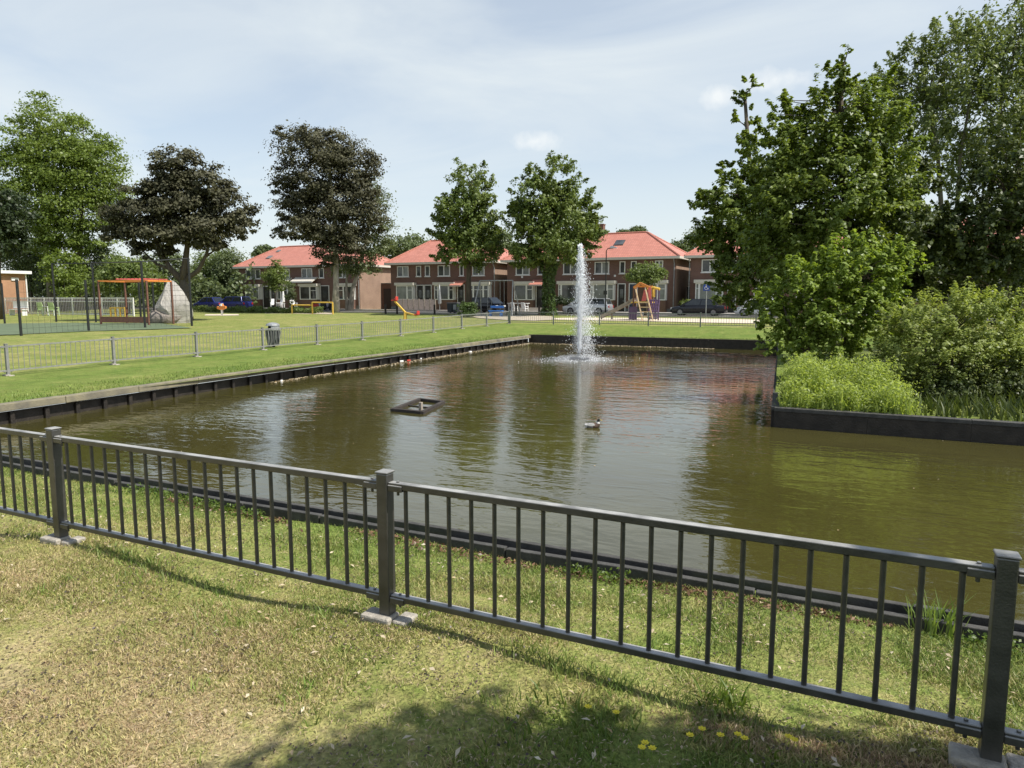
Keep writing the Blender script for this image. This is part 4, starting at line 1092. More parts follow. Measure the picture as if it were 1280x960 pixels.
# ------------------------------------------------------------------ left: court fence, pavilion, white fence, boulder, climbing frame
posts = [((26.5, 419), 349), ((111, 413.5), 350), ((181.5, 410), 326), ((240, 408), 322), ((6, 403.5), 354), ((70.5, 401.5), 329), ((120, 402), 328), ((193.5, 403.5), 352), ((209, 402.5), 350), ((176.5, 403), 352)]
pp = []
for (px, py), yt in posts:
    q = gp(px, py, -.08 if py > 405 else .0); q.z = gz(q.x, q.y); pp.append((q, gy(px - 3.5, yt, q.y).z))
c = pp[2][0]; t = thing('court_fence', 'black posts and wire mesh fence round the green sports court', 'fence', c); off = c
for q, zt in pp:
    mb = MB(); mb.tube([q - Vector((0, 0, .1)), (q.x, q.y, zt)], .066, 8); mb.build('post', 'black_post', t, off=off)
def rail(i, j, zi=None, zj=None):
    a, b = pp[i], pp[j]; mb = MB(); mb.tube([(a[0].x, a[0].y, zi or a[1] - .05), (b[0].x, b[0].y, zj or b[1] - .05)], .035, 6); mb.build('rail', 'black_post', t, off=off)
rail(5, 6); rail(6, 2); rail(2, 3)
def mesh_(i, j, st=.32, r_=.006):
    a, b = pp[i], pp[j]; z1 = min(a[1], b[1]); mb = MB(); d = (b[0] - a[0]); n = int(d.length / st)
    for k in range(1, n):
        q = a[0].lerp(b[0], k / n); mb.tube([(q.x, q.y, q.z + .05), (q.x, q.y, z1 - .1)], r_, 3, False)
    for k in range(1, int((z1 - a[0].z) / st)):
        z = a[0].z + k * st; mb.tube([(a[0].x, a[0].y, z), (b[0].x, b[0].y, z)], r_, 3, False)
    mb.build('wire_mesh', 'black_post', t, off=off)
mesh_(2, 3); mesh_(0, 1, .35, .005); mesh_(1, 2, .35, .005); mesh_(3, 8)
# pavilion
Yp = 46; xb = gy(35, 371, Yp).x; zt = gy(35, 339, Yp).z
t = thing('pavilion', 'flat roofed pavilion with orange wooden walls and a white roof edge at the left', 'building', (xb - 5, 40, gz(xb - 5, 40))); off = t.location
mb = MB(); mb.box((xb - 5, 39.5, (zt - .6) / 2), (10, 13, zt + .4)); mb.build('wall', 'orange_brick', t, off=off)
mb = MB(); mb.box((xb - 4.9, 39.5, zt - .14), (10.8, 13.6, .30)); mb.build('roof', 'white_paint', t, off=off)
mb = MB(); mb.box((xb + .05, 44.8, zt - .85), (.1, .7, .3)); mb.build('wall_lamp', 'white_paint', t, off=off)
mb = MB(); mb.tube([(xb + .06, 45.9, zt - .25), (xb + .06, 45.9, .2)], .07, 6); mb.build('drainpipe', 'white_paint', t, off=off)
# white fence
Yw = 43.5
def wfence(label, pxa, pxb, Y, yt, yb, n):
    a, b = gy(pxa, yt, Y), gy(pxb, yt, Y); zt_ = a.z; zb_ = max(gz(a.x, Y), gy(pxa, yb, Y).z - .1)
    t = thing('picket_fence', label, 'fence', ((a.x + b.x) / 2, Y, gz((a.x + b.x) / 2, Y))); off = t.location
    for z, hh in ((zt_, .12), (zt_ - .32, .07), (zb_ + .12, .1)):
        mb = MB(); mb.box(((a.x + b.x) / 2, Y, z), (b.x - a.x, .06, hh)); mb.build('rail', 'white_paint', t, off=off)
    for k in range(n + 1):
        x = a.x + (b.x - a.x) * k / n; mb = MB(); g_ = gz(x, Y)
        if k % 9 == 0: mb.box((x, Y, (zt_ + g_) / 2), (.12, .1, zt_ - g_ + .1)); mb.build('post', 'white_paint', t, off=off)
        else: mb.box((x, Y + .045, (zt_ + zb_) / 2), (.085, .03, zt_ - zb_ - .05)); mb.build('picket', 'lilac_grey', t, off=off)
wfence('long white picket fence in front of the pavilion and the twin trees', 6, 166, Yw, 372.5, 393, 81)
b0, b1 = gy(-20, 394, 42.9), gy(120, 394, 42.9); 
# lime chairs, white bench and table by the pavilion
for px, lab in ((52, 'pale green plastic chair left of the small white table'), (66, 'pale green plastic chair right of the small white table')):
    b = ony(px, 41.6); gchair(lab, b, R(200), 'lime_plastic', 1.25, 'pale green chairs by the white fence')
b = ony(59, 41.7); gtable('small white table between the pale green chairs', b, .9, .7, .85, 'white_plastic')
b = ony(21, 40.9); t = thing('garden_bench', 'white bench in front of the orange pavilion wall', 'bench', b)
mb = MB(); mb.box((0, 0, .55), (2.3, .5, .07)); mb.build('seat', 'white_plastic', t)
mb = MB(); mb.box((0, .26, 1.0), (2.3, .06, .65)); mb.build('backrest', 'white_plastic', t)
for s_ in (-1, 1):
    mb = MB(); mb.box((s_ * 1.0, 0, .26), (.1, .45, .56)); mb.build('leg', 'white_plastic', t)
# boulder: one faceted pale rock on a dark footing
def rockmesh(name, mat, parent, off, c, rad, seed, rough=.16, flat=0):
    bm = bmesh.new(); bmesh.ops.create_icosphere(bm, subdivisions=4, radius=1); rr_ = random.Random(seed)
    pl = [(Vector((rr_.uniform(-1, 1), rr_.uniform(-1, 1), rr_.uniform(-.6, 1))).normalized(), rr_.uniform(.62, .9)) for _ in range(16)]
    for v in bm.verts:
        d = v.co.copy()
        for n_, k in pl:
            s_ = d.dot(n_)
            if s_ > k: d -= n_ * (s_ - k) * .9
        v.co = Vector((d.x * rad[0], d.y * rad[1], d.z * rad[2]))
        v.co += Vector((rr_.uniform(-1, 1), rr_.uniform(-1, 1), rr_.uniform(-1, 1))) * .025
        if flat: v.co.x *= 1 - flat * max(0, v.co.z / rad[2]); v.co.y *= 1 - flat * max(0, v.co.z / rad[2])
        v.co += Vector(c) - Vector(off)
    me = bpy.data.meshes.new(name); bm.to_mesh(me); bm.free(); me.materials.append(M[mat])
    o = bpy.data.objects.new(name, me); C.objects.link(o); o.parent = parent; return o
D_ = 50; b = on(214, D_); zt = gd(214, 352, D_).z; s1_ = D_ / 889
t = thing('boulder', 'big pale climbing boulder on a darker footing beneath the dark maroon tree', 'boulder', b)
rockmesh('rock', 'rock', t, (0, 0, 0), (0, 0, (zt - b.z) * .36), (24 * s1_, 1.4, (zt - b.z) * .70), 7, flat=.42)
rockmesh('footing', 'rock_base', t, (0, 0, 0), (-.5, -.15, .35), (28 * s1_, 1.6, .9), 11)
# red climbing frame
p0, p1 = on(124, 47), on(184, 46); t = thing('climbing_frame', 'red brown climbing frame with orange bars on top beside the boulder', 'climbing frame', (p0 + p1) / 2); off = t.location
zt = gd(150, 351, 46.5).z; d_ = (p1 - p0); nrm = Vector((-d_.y, d_.x, 0)).normalized() * 2.2
for q in (p0, p1, p0 + nrm, p1 + nrm):
    mb = MB(); mb.bar(q - Vector((0, 0, .1)), (q.x, q.y, zt), .10); mb.build('post', 'brown_wood', t, off=off)
for q, r_ in ((p0, p1), (p0 + nrm, p1 + nrm), (p0, p0 + nrm), (p1, p1 + nrm)):
    mb = MB(); mb.bar((q.x, q.y, zt), (r_.x, r_.y, zt), .09); mb.build('top_beam', 'orange_paint', t, off=off)
mb = MB()
for k in range(1, 9):
    q = p0.lerp(p1, .3 + .7 * k / 9); mb.bar((q.x, q.y, zt + .12), (q.x + nrm.x, q.y + nrm.y, zt + .12), .06)
mb.build('ladder_rungs', 'pink_red', t, off=off)
mb = MB(); mb.bar(p0 + Vector((0, 0, .35)), p1 + Vector((0, 0, .35)), .08, .38); mb.build('base_board', 'brown_wood', t, off=off)
p0, p1 = on(137, 52.5), on(155, 52); t = thing('play_bars', 'small yellow barred play frame behind the red climbing frame', 'play frame', (p0 + p1) / 2); off = t.location
for k in range(4):
    q = p0.lerp(p1, k / 3); mb = MB(); mb.bar(q, (q.x, q.y, q.z + 1.05), .1); mb.build('post', 'yellow_paint', t, off=off)
for z in (.25, 1.02):
    mb = MB(); mb.bar(p0 + Vector((0, 0, z)), p1 + Vector((0, 0, z)), .1); mb.build('bar', 'yellow_paint', t, off=off)

# ------------------------------------------------------------------ trees
leafmat('leaf_linden', (0.070, 0.114, 0.024), (0.203, 0.247, 0.061))
leafmat('leaf_maroon', (.030, .030, .016), (.126, .124, .068), .12, (1.3, 1.1, .6), .55, .2)
leafmat('leaf_locust', (0.098, 0.150, 0.025), (0.210, 0.267, 0.056), .35)
leafmat('leaf_dark', (.018, .032, .010), (.045, .065, .02), .2)
leafmat('leaf_birch', (.085, .115, .045), (.175, .205, .095), .3)
leafmat('leaf_pale', (0.109, 0.155, 0.040), (0.190, 0.236, 0.075), .35)
leafmat('leaf_far', (.080, .110, .042), (.155, .190, .085), .3)
leafmat('leaf_alder', (0.077, 0.125, 0.023), (0.259, 0.314, 0.068), .36)
leafmat('leaf_willow', (0.094, 0.131, 0.045), (0.237, 0.281, 0.112), .36)
leafmat('leaf_fresh', (0.137, 0.206, 0.031), (0.312, 0.388, 0.077), .42)
leafmat('leaf_olive', (0.167, 0.218, 0.049), (0.368, 0.416, 0.134), 0.45)
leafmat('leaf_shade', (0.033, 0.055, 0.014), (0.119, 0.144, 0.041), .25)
leafmat('leaf_ivy', (0.039, 0.072, 0.016), (0.104, 0.156, 0.039), .2)
leafmat('leaf_herb', (0.217, 0.289, 0.065), (0.433, 0.498, 0.163), 0.48)
leafmat('dry_leaf', (.42, .30, .15), (.72, .64, .48), .15, (1, 1, 1))
leafmat('weed_leaf', (.060, .110, .016), (.150, .205, .040), .35)
leafmat('reed_leaf', (.120, .190, .040), (.230, .290, .090), .35)


def PT(px, py, D, base): return gd(px, py, D) - base


def ptree(name, label, bpx, D, lob, n, size, leaf, bark, r, seed, trunk_px=None, cat='tree', group=None, extra=None, by=None, kr=1.1, kn=1.35, **k):
    """tree whose lobes are given by where they stand in view at its own distance"""
    b = on(bpx, D)
    if by is not None: b.z = by
    s = D / 889; L_ = []
    for q in lob:
        px, py, rx, ry = q[:4]; dd = q[4] if len(q) > 4 else 0; w_ = q[5] if len(q) > 5 else 1
        c = PT(px, py, D + dd, b); L_.append((c.x, c.y, c.z, rx * s * kr, rx * s * kr, ry * s * kr, w_))
    tp = [(0, 0, -.3)] + [tuple(PT(x, y, D, b)) for x, y in (trunk_px or [])]
    if not trunk_px:
        top = max(l[2] for l in L_); tp += [(0, 0, top * .3), (0, 0, top * .6), (0, 0, top * .9)]
    ex = []
    for pts_, r0 in extra or []:
        v = [PT(x, y, D, b) for x, y in pts_]; ex.append((v, [r0 * (1 - .7 * i / (len(v) - 1)) for i in range(len(v))]))
    return tree(name, label, cat, b, L_, int(n * kn), size, leaf, bark, tp, r, seed, group, extra=ex, **k)


G1 = 'trees standing on the lawn and along the road'
# lindens
ptree('linden_tree', 'green linden with a narrow crown left of the ivy clad one, before the middle terrace', 586, 66,
      [(588, 240, 26, 30), (580, 275, 32, 30), (560, 285, 22, 22), (605, 285, 22, 30), (586, 312, 36, 18), (570, 318, 22, 14), (612, 305, 16, 16), (566, 262, 16, 16)], 15000, .24, 'leaf_linden', 'bark', .28, 11,
      [(586, 360), (586, 320), (587, 270), (588, 230)], group=G1, crad=.30, per=90, jit=.55, shoot=1.0, kn=2.1, kr=1.15)
t = ptree('linden_tree', 'broad green linden with an ivy clad trunk just left of the fountain', 686, 63,
      [(690, 225, 26, 30), (668, 248, 30, 30), (708, 255, 32, 32), (690, 282, 46, 34), (722, 288, 28, 26), (655, 290, 22, 28), (690, 312, 44, 18), (660, 322, 24, 12), (650, 268, 16, 18), (735, 280, 14, 22), (735, 305, 12, 14)], 24000, .24, 'leaf_linden', 'bark', .34, 12,
      [(687, 360), (687, 330), (688, 290), (690, 240)], group=G1, crad=.27, per=95, jit=.55, shoot=1.0, kn=2.0, kr=1.13)
b = t.location; rng = np.random.default_rng(9); n = 2600
h = rng.uniform(0, 1, n); a = rng.uniform(0, 2 * math.pi, n); zz_ = h * 4.6; rr_ = .35 + .35 * (h > .75) * (h - .75) * 4 + .35 * np.clip(.16 - h, 0, 1) * 6 + rng.uniform(0, .25, n)
P = np.column_stack([rr_ * np.cos(a), rr_ * np.sin(a), zz_]); leaves('ivy', P, np.column_stack([np.cos(a), np.sin(a), 0 * a + .4]), .2, 'leaf_ivy', rng, t)
# maroon maples
ptree('maple_tree', 'tall maroon leaved maple before the left terrace', 419, 74,
      [(395, 185, 42, 26), (440, 205, 32, 26), (385, 225, 38, 24), (425, 240, 42, 30), (372, 258, 30, 20), (440, 275, 36, 26), (405, 280, 42, 22), (375, 292, 26, 10), (445, 305, 22, 16), (420, 315, 22, 18), (362, 170, 16, 10), (350, 236, 12, 8), (347, 292, 10, 6), (408, 335, 10, 12), (462, 225, 10, 22)], 26000, .26, 'leaf_maroon', 'pale_bark', .36, 13,
      [(420, 360), (420, 325), (418, 270), (412, 215)], group=G1, crad=.25, per=130, fill=.3, jit=.5, flat=.5, kr=1.16, kn=2.0)
ptree('maple_tree', 'spreading dark maroon maple with forked limbs above the pale boulder', 231, 54,
      [(220, 215, 34, 24), (250, 228, 30, 24), (275, 255, 32, 24), (230, 255, 40, 30), (190, 250, 34, 24), (170, 268, 34, 22), (290, 278, 26, 20), (255, 285, 40, 22), (210, 290, 40, 18), (172, 298, 30, 12), (150, 280, 20, 18), (305, 285, 14, 12), (195, 315, 22, 10), (270, 308, 22, 10)], 26000, .23, 'leaf_maroon', 'bark', .42, 14,
      [(231, 362), (229, 348), (227, 335)], extra=[([(229, 352), (212, 335), (203, 318), (190, 290)], .26), ([(229, 350), (232, 325), (235, 300), (235, 260)], .3), ([(229, 352), (248, 338), (258, 318), (268, 280)], .22), ([(212, 336), (195, 330), (175, 310)], .14)],
      group=G1, crad=.25, per=130, fill=.35, jit=.5, flat=.5, kr=1.14, kn=1.9)
ptree('maple_tree', 'very dark tree cut off by the left picture edge', -6, 58, [(0, 265, 34, 28), (8, 300, 30, 20), (-30, 270, 40, 40), (18, 290, 16, 14)], 9000, .25, 'leaf_dark', 'bark', .35, 15, [(-4, 340), (-2, 300), (0, 270)], group=G1, crad=.28, per=70)
# locusts
ptree('locust_tree', 'light green locust tree with twin crowns, its trunk left of the darker one', 64, 88,
      [(45, 145, 24, 26), (40, 180, 30, 26), (60, 205, 34, 28), (25, 215, 30, 28), (45, 250, 44, 26), (70, 285, 30, 16), (35, 295, 34, 16), (60, 310, 20, 12)], 22000, .3, 'leaf_locust', 'grey_bark', .42, 16,
      [(62, 350), (58, 310), (52, 250), (45, 170)], group=G1, crad=.3, per=60, flat=.4)
ptree('locust_tree', 'round light green locust tree with a dark trunk behind the climbing frame', 98, 88,
      [(95, 175, 32, 26), (120, 195, 30, 28), (95, 215, 40, 34), (125, 235, 32, 30), (100, 265, 42, 24), (85, 295, 30, 16), (115, 300, 26, 16), (140, 250, 16, 20)], 25000, .3, 'leaf_locust', 'bark', .45, 17,
      [(99, 350), (100, 310), (102, 250), (102, 190)], extra=[([(99, 345), (84, 320), (70, 290)], .2)], group=G1, crad=.3, per=60, flat=.4)
# birch behind the maroon maple, with a leaning pale stem
ptree('birch_tree', 'pale grey green birch with a white leaning trunk right of the tall maroon maple', 437, 78,
      [(465, 245, 18, 26), (474, 275, 16, 26), (462, 305, 24, 18), (478, 300, 10, 20), (450, 325, 16, 12), (430, 335, 18, 14), (455, 335, 20, 8)], 6500, .24, 'leaf_birch', 'pale_bark', .26, 18,
      [(441, 360), (448, 340), (458, 300), (466, 240)], extra=[([(434, 390), (433, 360), (434, 325)], .2)], group=G1, crad=.36, per=50)
ptree('garden_tree', 'small dark green tree against the left terrace front', 343, 84, [(345, 342, 13, 10), (338, 350, 11, 8), (350, 355, 12, 8), (345, 330, 6, 6)], 3500, .2, 'leaf_linden', 'bark', .12, 19, [(344, 370), (344, 350)], group='small garden trees', crad=.35)
ptree('garden_shrub', 'pale silvery shrub right of the closed white parasol', 365, 82, [(365, 362, 5, 8), (363, 372, 5, 8)], 1200, .14, 'leaf_birch', 'grey_bark', .06, 20, [(365, 375), (365, 362)], cat='shrub', crad=.4)
ptree('garden_tree', 'small round olive green tree behind the play tower', 807, 62, [(808, 340, 17, 10), (795, 347, 10, 7), (820, 344, 10, 9), (808, 350, 16, 5)], 5500, .17, 'leaf_pale', 'bark', .12, 21, [(808, 372), (808, 352)], group='small garden trees', crad=.34)
ptree('roadside_bush', 'rounded dark green bush left of the small black hatchback', 584, 60, [(584, 384, 9, 6), (588, 389, 8, 5), (579, 389, 7, 5), (584, 392, 9, 3)], 2600, .12, 'leaf_ivy', 'bark', .05, 22, [(584, 386)], cat='bush', crad=.4, nl=8)
ptree('garden_bush', 'dark round bush against the bay window left of the fountain jet', 704, 68, [(700, 376, 9, 4), (710, 377, 9, 3)], 1800, .16, 'leaf_dark', 'bark', .05, 23, [(704, 380)], cat='bush', crad=.4, nl=8)
ptree('garden_bush', 'small green bush beside the front of the black saloon car', 862, 69, [(858, 379, 6, 4), (868, 380, 5, 3)], 1100, .16, 'leaf_linden', 'bark', .05, 24, [(862, 382)], cat='bush', crad=.4, nl=8)
ptree('flower_bush', 'reddish flowering bush above the roof of the black saloon car', 896, 68, [(896, 375, 7, 4)], 900, .15, 'leaf_pale', 'bark', .05, 25, [(896, 380)], cat='bush', crad=.4, nl=6)
# far trees behind the houses
G2 = 'distant trees behind the houses'
for i, (px, D, lob, lf, lab) in enumerate([
    (507, 112, [(505, 306, 22, 12), (522, 312, 16, 14), (490, 316, 16, 12)], 'leaf_far', 'distant tree behind the gap between the left and middle terraces'),
    (333, 120, [(332, 314, 10, 5), (325, 318, 8, 4)], 'leaf_far', 'distant tree top peeping over the left end of the left terrace roof'),
    (622, 112, [(622, 304, 14, 16), (634, 312, 10, 12)], 'leaf_far', 'distant tree between the two lindens'),
    (795, 135, [(797, 289, 8, 4), (780, 292, 8, 3)], 'leaf_far', 'distant tree tops above the ridge behind the fountain terrace'),
    (853, 120, [(853, 310, 14, 8), (868, 305, 14, 12), (880, 300, 14, 16)], 'leaf_far', 'distant tree right of the chimney terrace roof end')]):
    ptree('distant_tree', lab, px, D, lob, 3500, .42, lf, 'bark', .3, 40 + i, [(px, lob[0][1] + 10), (px, lob[0][1])], group=G2, crad=.4, nl=8)
G3 = 'trees beyond the sports court'
for i, (px, D, lob, lf, lab, n) in enumerate([
    (270, 102, [(272, 335, 26, 20), (255, 350, 20, 20), (290, 350, 16, 20), (265, 362, 24, 12)], 'leaf_pale', 'bright green tree between the boulder and the left terrace', 9000),
    (289, 100, [(286, 335, 20, 22), (295, 355, 12, 18)], 'leaf_far', 'muted green tree at the left corner of the left terrace', 5000),
    (205, 82, [(205, 330, 22, 20), (190, 350, 18, 18), (220, 350, 16, 16)], 'leaf_far', 'muted green tree behind the limbs of the spreading maroon maple', 6000),
    (158, 74, [(160, 340, 24, 18), (180, 350, 20, 16), (140, 352, 22, 14)], 'leaf_pale', 'bright green bushy tree behind the climbing frame', 7000),
    (120, 90, [(120, 330, 24, 24), (105, 352, 24, 18)], 'leaf_far', 'muted green tree behind the dark locust trunk', 6000),
    (80, 84, [(78, 335, 20, 20), (86, 358, 18, 14)], 'leaf_locust', 'yellow green tree between the two locust trunks', 5000),
    (38, 92, [(40, 325, 28, 18), (20, 318, 26, 14), (48, 350, 18, 14)], 'leaf_far', 'muted green tree above the pavilion roof', 6500),
    (280, 97, [(280, 366, 26, 10), (262, 368, 16, 8), (296, 366, 12, 10)], 'leaf_dark', 'dark green bush mass behind the blue cars', 3500)]):
    ptree('park_tree', lab, px, D, lob, n, .28, lf, 'bark', .2, 60 + i, [(px, lob[0][1] + 14), (px, lob[0][1])], group=G3, crad=.34, nl=10, per=55)

rng = np.random.default_rng(303); n = 16000; pxs = rng.uniform(-60, 320, n); Ds = rng.uniform(92, 112, n)
fwv = np.array([-math.sin(YAW), math.cos(YAW)]); rgv = np.array([math.cos(YAW), math.sin(YAW)])
P = fwv[None] * Ds[:, None] + rgv[None] * ((pxs - 640) / 896 * Ds)[:, None]; top = 2.6 + 2.2 * np.sin(pxs * .045) ** 2 + 1.4 * np.sin(pxs * .13 + 1) ** 2
leaves('distant_woods', np.column_stack([P, .2 + top * rng.uniform(0, 1, n) ** .8]), rng.normal(0, .5, (n, 3)) + np.array([.2, -.3, .6]), .55, 'leaf_far', rng, None, .62, 'stuff')
# hedge strip before the left terrace
rng = np.random.default_rng(77)
a_, b_ = on(246, 80), on(398, 72); n = 7000; f = rng.uniform(0, 1, n)
hx = a_.x + (b_.x - a_.x) * f + rng.normal(0, .1, n); hy = a_.y + (b_.y - a_.y) * f + rng.uniform(-.7, .7, n); hz = gzs(np.column_stack([hx, hy])) + rng.uniform(0, 1, n) ** .7 * (.5 + .15 * np.sin(f * 40))
t = thing('hedge', 'low green hedge in front of the blue cars and the white garden chairs', 'hedge', (a_ + b_) / 2)
leaves('foliage', np.column_stack([hx, hy, hz]) - np.array(t.location), rng.normal(0, .4, (n, 3)) + np.array([0, -.3, .6]), .2, 'leaf_pale', rng, t)
mb = MB()
for k in range(24):
    q = a_.lerp(b_, (k + .5) / 24); mb.tube([(q.x, q.y, gz(q.x, q.y) - .05), (q.x + .05, q.y, gz(q.x, q.y) + .6)], .03, 5)
mb.build('stems', 'bark', t, off=t.location)

# ------------------------------------------------------------------ shrub bank at the right
G4 = 'trees on the shrub bank at the right'
ptree('alder_tree', 'leafy green tree at the left end of the shrub bank', 995, 29,
      [(905, 245, 30, 22), (885, 252, 22, 14), (930, 232, 30, 28), (915, 285, 42, 26), (950, 275, 42, 40), (912, 212, 12, 18), (935, 190, 15, 20), (930, 140, 12, 26), (940, 108, 12, 12), (948, 165, 16, 20), (965, 310, 48, 34), (900, 310, 26, 20), (925, 345, 34, 24), (968, 215, 30, 28), (905, 365, 22, 14), (955, 370, 36, 22)], 40000, .15, 'leaf_alder', 'bark', .16, 81,
      [(985, 400), (962, 330), (942, 260), (935, 180), (931, 120)], group=G4, crad=.26, per=90, nl=50, jit=.5, shoot=1.7, kn=1.1, up=.9)
ptree('alder_tree', 'tall leafy tree in the middle of the shrub bank with one shoot rising above', 1045, 20.5,
      [(1050, 150, 42, 34), (1010, 175, 38, 34), (1085, 165, 40, 40), (1040, 210, 60, 40), (985, 215, 38, 36), (1095, 235, 44, 50), (1030, 270, 70, 44), (1052, 95, 12, 26), (1045, 98, 20, 9), (1060, 66, 7, 12), (1080, 125, 26, 26), (985, 275, 46, 40), (1105, 290, 44, 40), (978, 145, 14, 20), (1000, 320, 60, 34), (1120, 200, 26, 44), (1105, 130, 26, 36), (1000, 240, 46, 40), (984, 152, 22, 24), (1004, 132, 24, 22), (962, 195, 30, 28), (1030, 110, 20, 24)], 58000, .125, 'leaf_alder', 'bark', .15, 82,
      [(1050, 400), (1060, 320), (1056, 240), (1050, 170), (1052, 90)], group=G4, crad=.25, per=80, nl=70, jit=.5, shoot=1.8, kn=1, up=.9, extra=[([(1050, 400), (1085, 260), (1078, 180)], .09)])
ptree('willow_tree', 'tall airy grey green willow with several stems at the back right', 1185, 25,
      [(1150, 110, 34, 40), (1200, 90, 50, 44), (1250, 80, 46, 44), (1240, 45, 42, 26), (1185, 60, 30, 30), (1225, 140, 66, 44), (1280, 130, 50, 60), (1150, 165, 36, 34), (1190, 205, 44, 34), (1260, 210, 60, 50), (1310, 60, 50, 50), (1140, 65, 18, 18), (1295, 30, 36, 14), (1120, 130, 26, 40), (1120, 215, 30, 44), (1108, 105, 20, 26), (1138, 90, 24, 34)], 38000, .15, 'leaf_willow', 'grey_bark', .11, 83,
      [(1180, 330), (1176, 250), (1172, 190), (1160, 120)], group=G4, crad=.24, per=45, nl=80, jit=.8, aspect=.42, shoot=2.0, kn=1,
      extra=[([(1185, 390), (1195, 280), (1200, 200), (1215, 110)], .1), ([(1190, 390), (1225, 290), (1245, 200), (1255, 90)], .11), ([(1178, 330), (1150, 250), (1140, 190)], .07), ([(1240, 360), (1285, 250), (1300, 130)], .1)])
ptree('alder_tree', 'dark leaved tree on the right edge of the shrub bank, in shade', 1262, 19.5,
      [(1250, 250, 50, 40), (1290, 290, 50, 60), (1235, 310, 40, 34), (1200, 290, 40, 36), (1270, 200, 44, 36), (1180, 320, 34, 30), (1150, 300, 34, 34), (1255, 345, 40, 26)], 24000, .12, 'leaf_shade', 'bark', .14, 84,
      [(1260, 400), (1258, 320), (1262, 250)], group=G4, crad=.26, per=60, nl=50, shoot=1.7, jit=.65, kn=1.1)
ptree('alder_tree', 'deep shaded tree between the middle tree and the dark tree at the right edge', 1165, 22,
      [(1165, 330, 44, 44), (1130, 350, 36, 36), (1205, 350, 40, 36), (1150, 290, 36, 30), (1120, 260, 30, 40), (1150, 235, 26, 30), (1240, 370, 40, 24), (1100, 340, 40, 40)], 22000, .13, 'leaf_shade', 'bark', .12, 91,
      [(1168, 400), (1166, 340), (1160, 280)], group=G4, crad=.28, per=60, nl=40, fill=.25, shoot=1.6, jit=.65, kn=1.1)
ptree('hazel_shrub', 'bright green broadleaf shrub above the left corner of the timber wall', 1010, 16.2,
      [(1015, 400, 36, 30), (985, 395, 26, 34), (1050, 390, 40, 36), (1000, 360, 30, 26), (1035, 345, 34, 26), (1085, 350, 36, 34), (1095, 395, 32, 30), (965, 400, 18, 22), (958, 372, 14, 14), (1080, 310, 30, 16), (1125, 330, 28, 22), (975, 430, 24, 18), (1030, 440, 40, 18), (992, 332, 10, 16), (1040, 315, 14, 12)], 30000, .092, 'leaf_fresh', 'bark', .06, 85,
      [(1010, 430), (1008, 390), (1005, 360)], cat='shrub', group='shrubs behind the timber wall', crad=.25, per=60, nl=80, jit=.45, shoot=1.9, kn=1, up=1.0, extra=[([(1050, 470), (1060, 400), (1075, 340)], .05), ([(1020, 470), (985, 400), (975, 370)], .04)])
ptree('spirea_shrub', 'large rounded olive green shrub over the timber wall at the right', 1195, 14.6,
      [(1190, 405, 54, 30), (1140, 425, 44, 34), (1235, 415, 50, 34), (1180, 445, 64, 34), (1115, 450, 34, 30), (1240, 455, 50, 36), (1275, 440, 40, 50), (1210, 380, 44, 18), (1160, 478, 50, 24), (1150, 395, 34, 16), (1100, 470, 22, 18), (1120, 405, 18, 12), (1255, 385, 30, 16)], 46000, .06, 'leaf_olive', 'bark', .05, 86,
      [(1190, 460), (1190, 420)], cat='shrub', group='shrubs behind the timber wall', crad=.2, per=70, nl=90, fill=.6, shoot=2.1, jit=.45, kn=1, up=1.25)
ptree('low_shrub', 'dark low shrub right behind the timber wall, under the olive shrub', 1215, 13.9,
      [(1210, 495, 44, 22), (1170, 500, 36, 16), (1255, 500, 40, 26), (1290, 490, 40, 36), (1140, 508, 24, 12)], 15000, .075, 'leaf_shade', 'bark', .04, 87,
      [(1215, 500)], cat='shrub', group='shrubs behind the timber wall', crad=.3, per=50, nl=30, jit=.7, shoot=1.6)
ptree('low_shrub', 'small leafy plant at the wall between the bright herbs and the dark low shrub', 1112, 13.9,
      [(1112, 500, 18, 14), (1125, 508, 14, 8)], 2600, .07, 'leaf_olive', 'bark', .02, 88, [(1112, 505)], cat='shrub', group='shrubs behind the timber wall', crad=.35, per=45, nl=16, shoot=1.6)
# off to the right of the camera: the tree whose shade falls on the near grass
tree('lime_tree', 'green tree right beside the viewpoint, shading the near grass', 'tree', (5.6, .2, 0), [(-2.0, 1.75, 5.0, 1.25, 1.0, .6, 2.4), (.2, 0, 6.4, 2.2, 1.8, 1.4, .12), (-3.75, .6, 5.0, .6, .95, .4, 1.1), (-5.2, -.1, 5.0, .9, .85, .45, 1.1), (-.9, 1.85, 5.2, 1.2, 1.05, .7, 2.4), (-2.2, .2, 5.2, 1.2, 1, .7, 1), (-3.15, 1.55, 5, .6, .85, .4, 2.2)], 85000, .17, 'leaf_alder', 'bark',
     [(0, 0, -.2), (0, 0, 2), (-.1, 0, 4), (-.2, 0, 6.2)], .22, 90, crad=.3, per=60, nl=40)

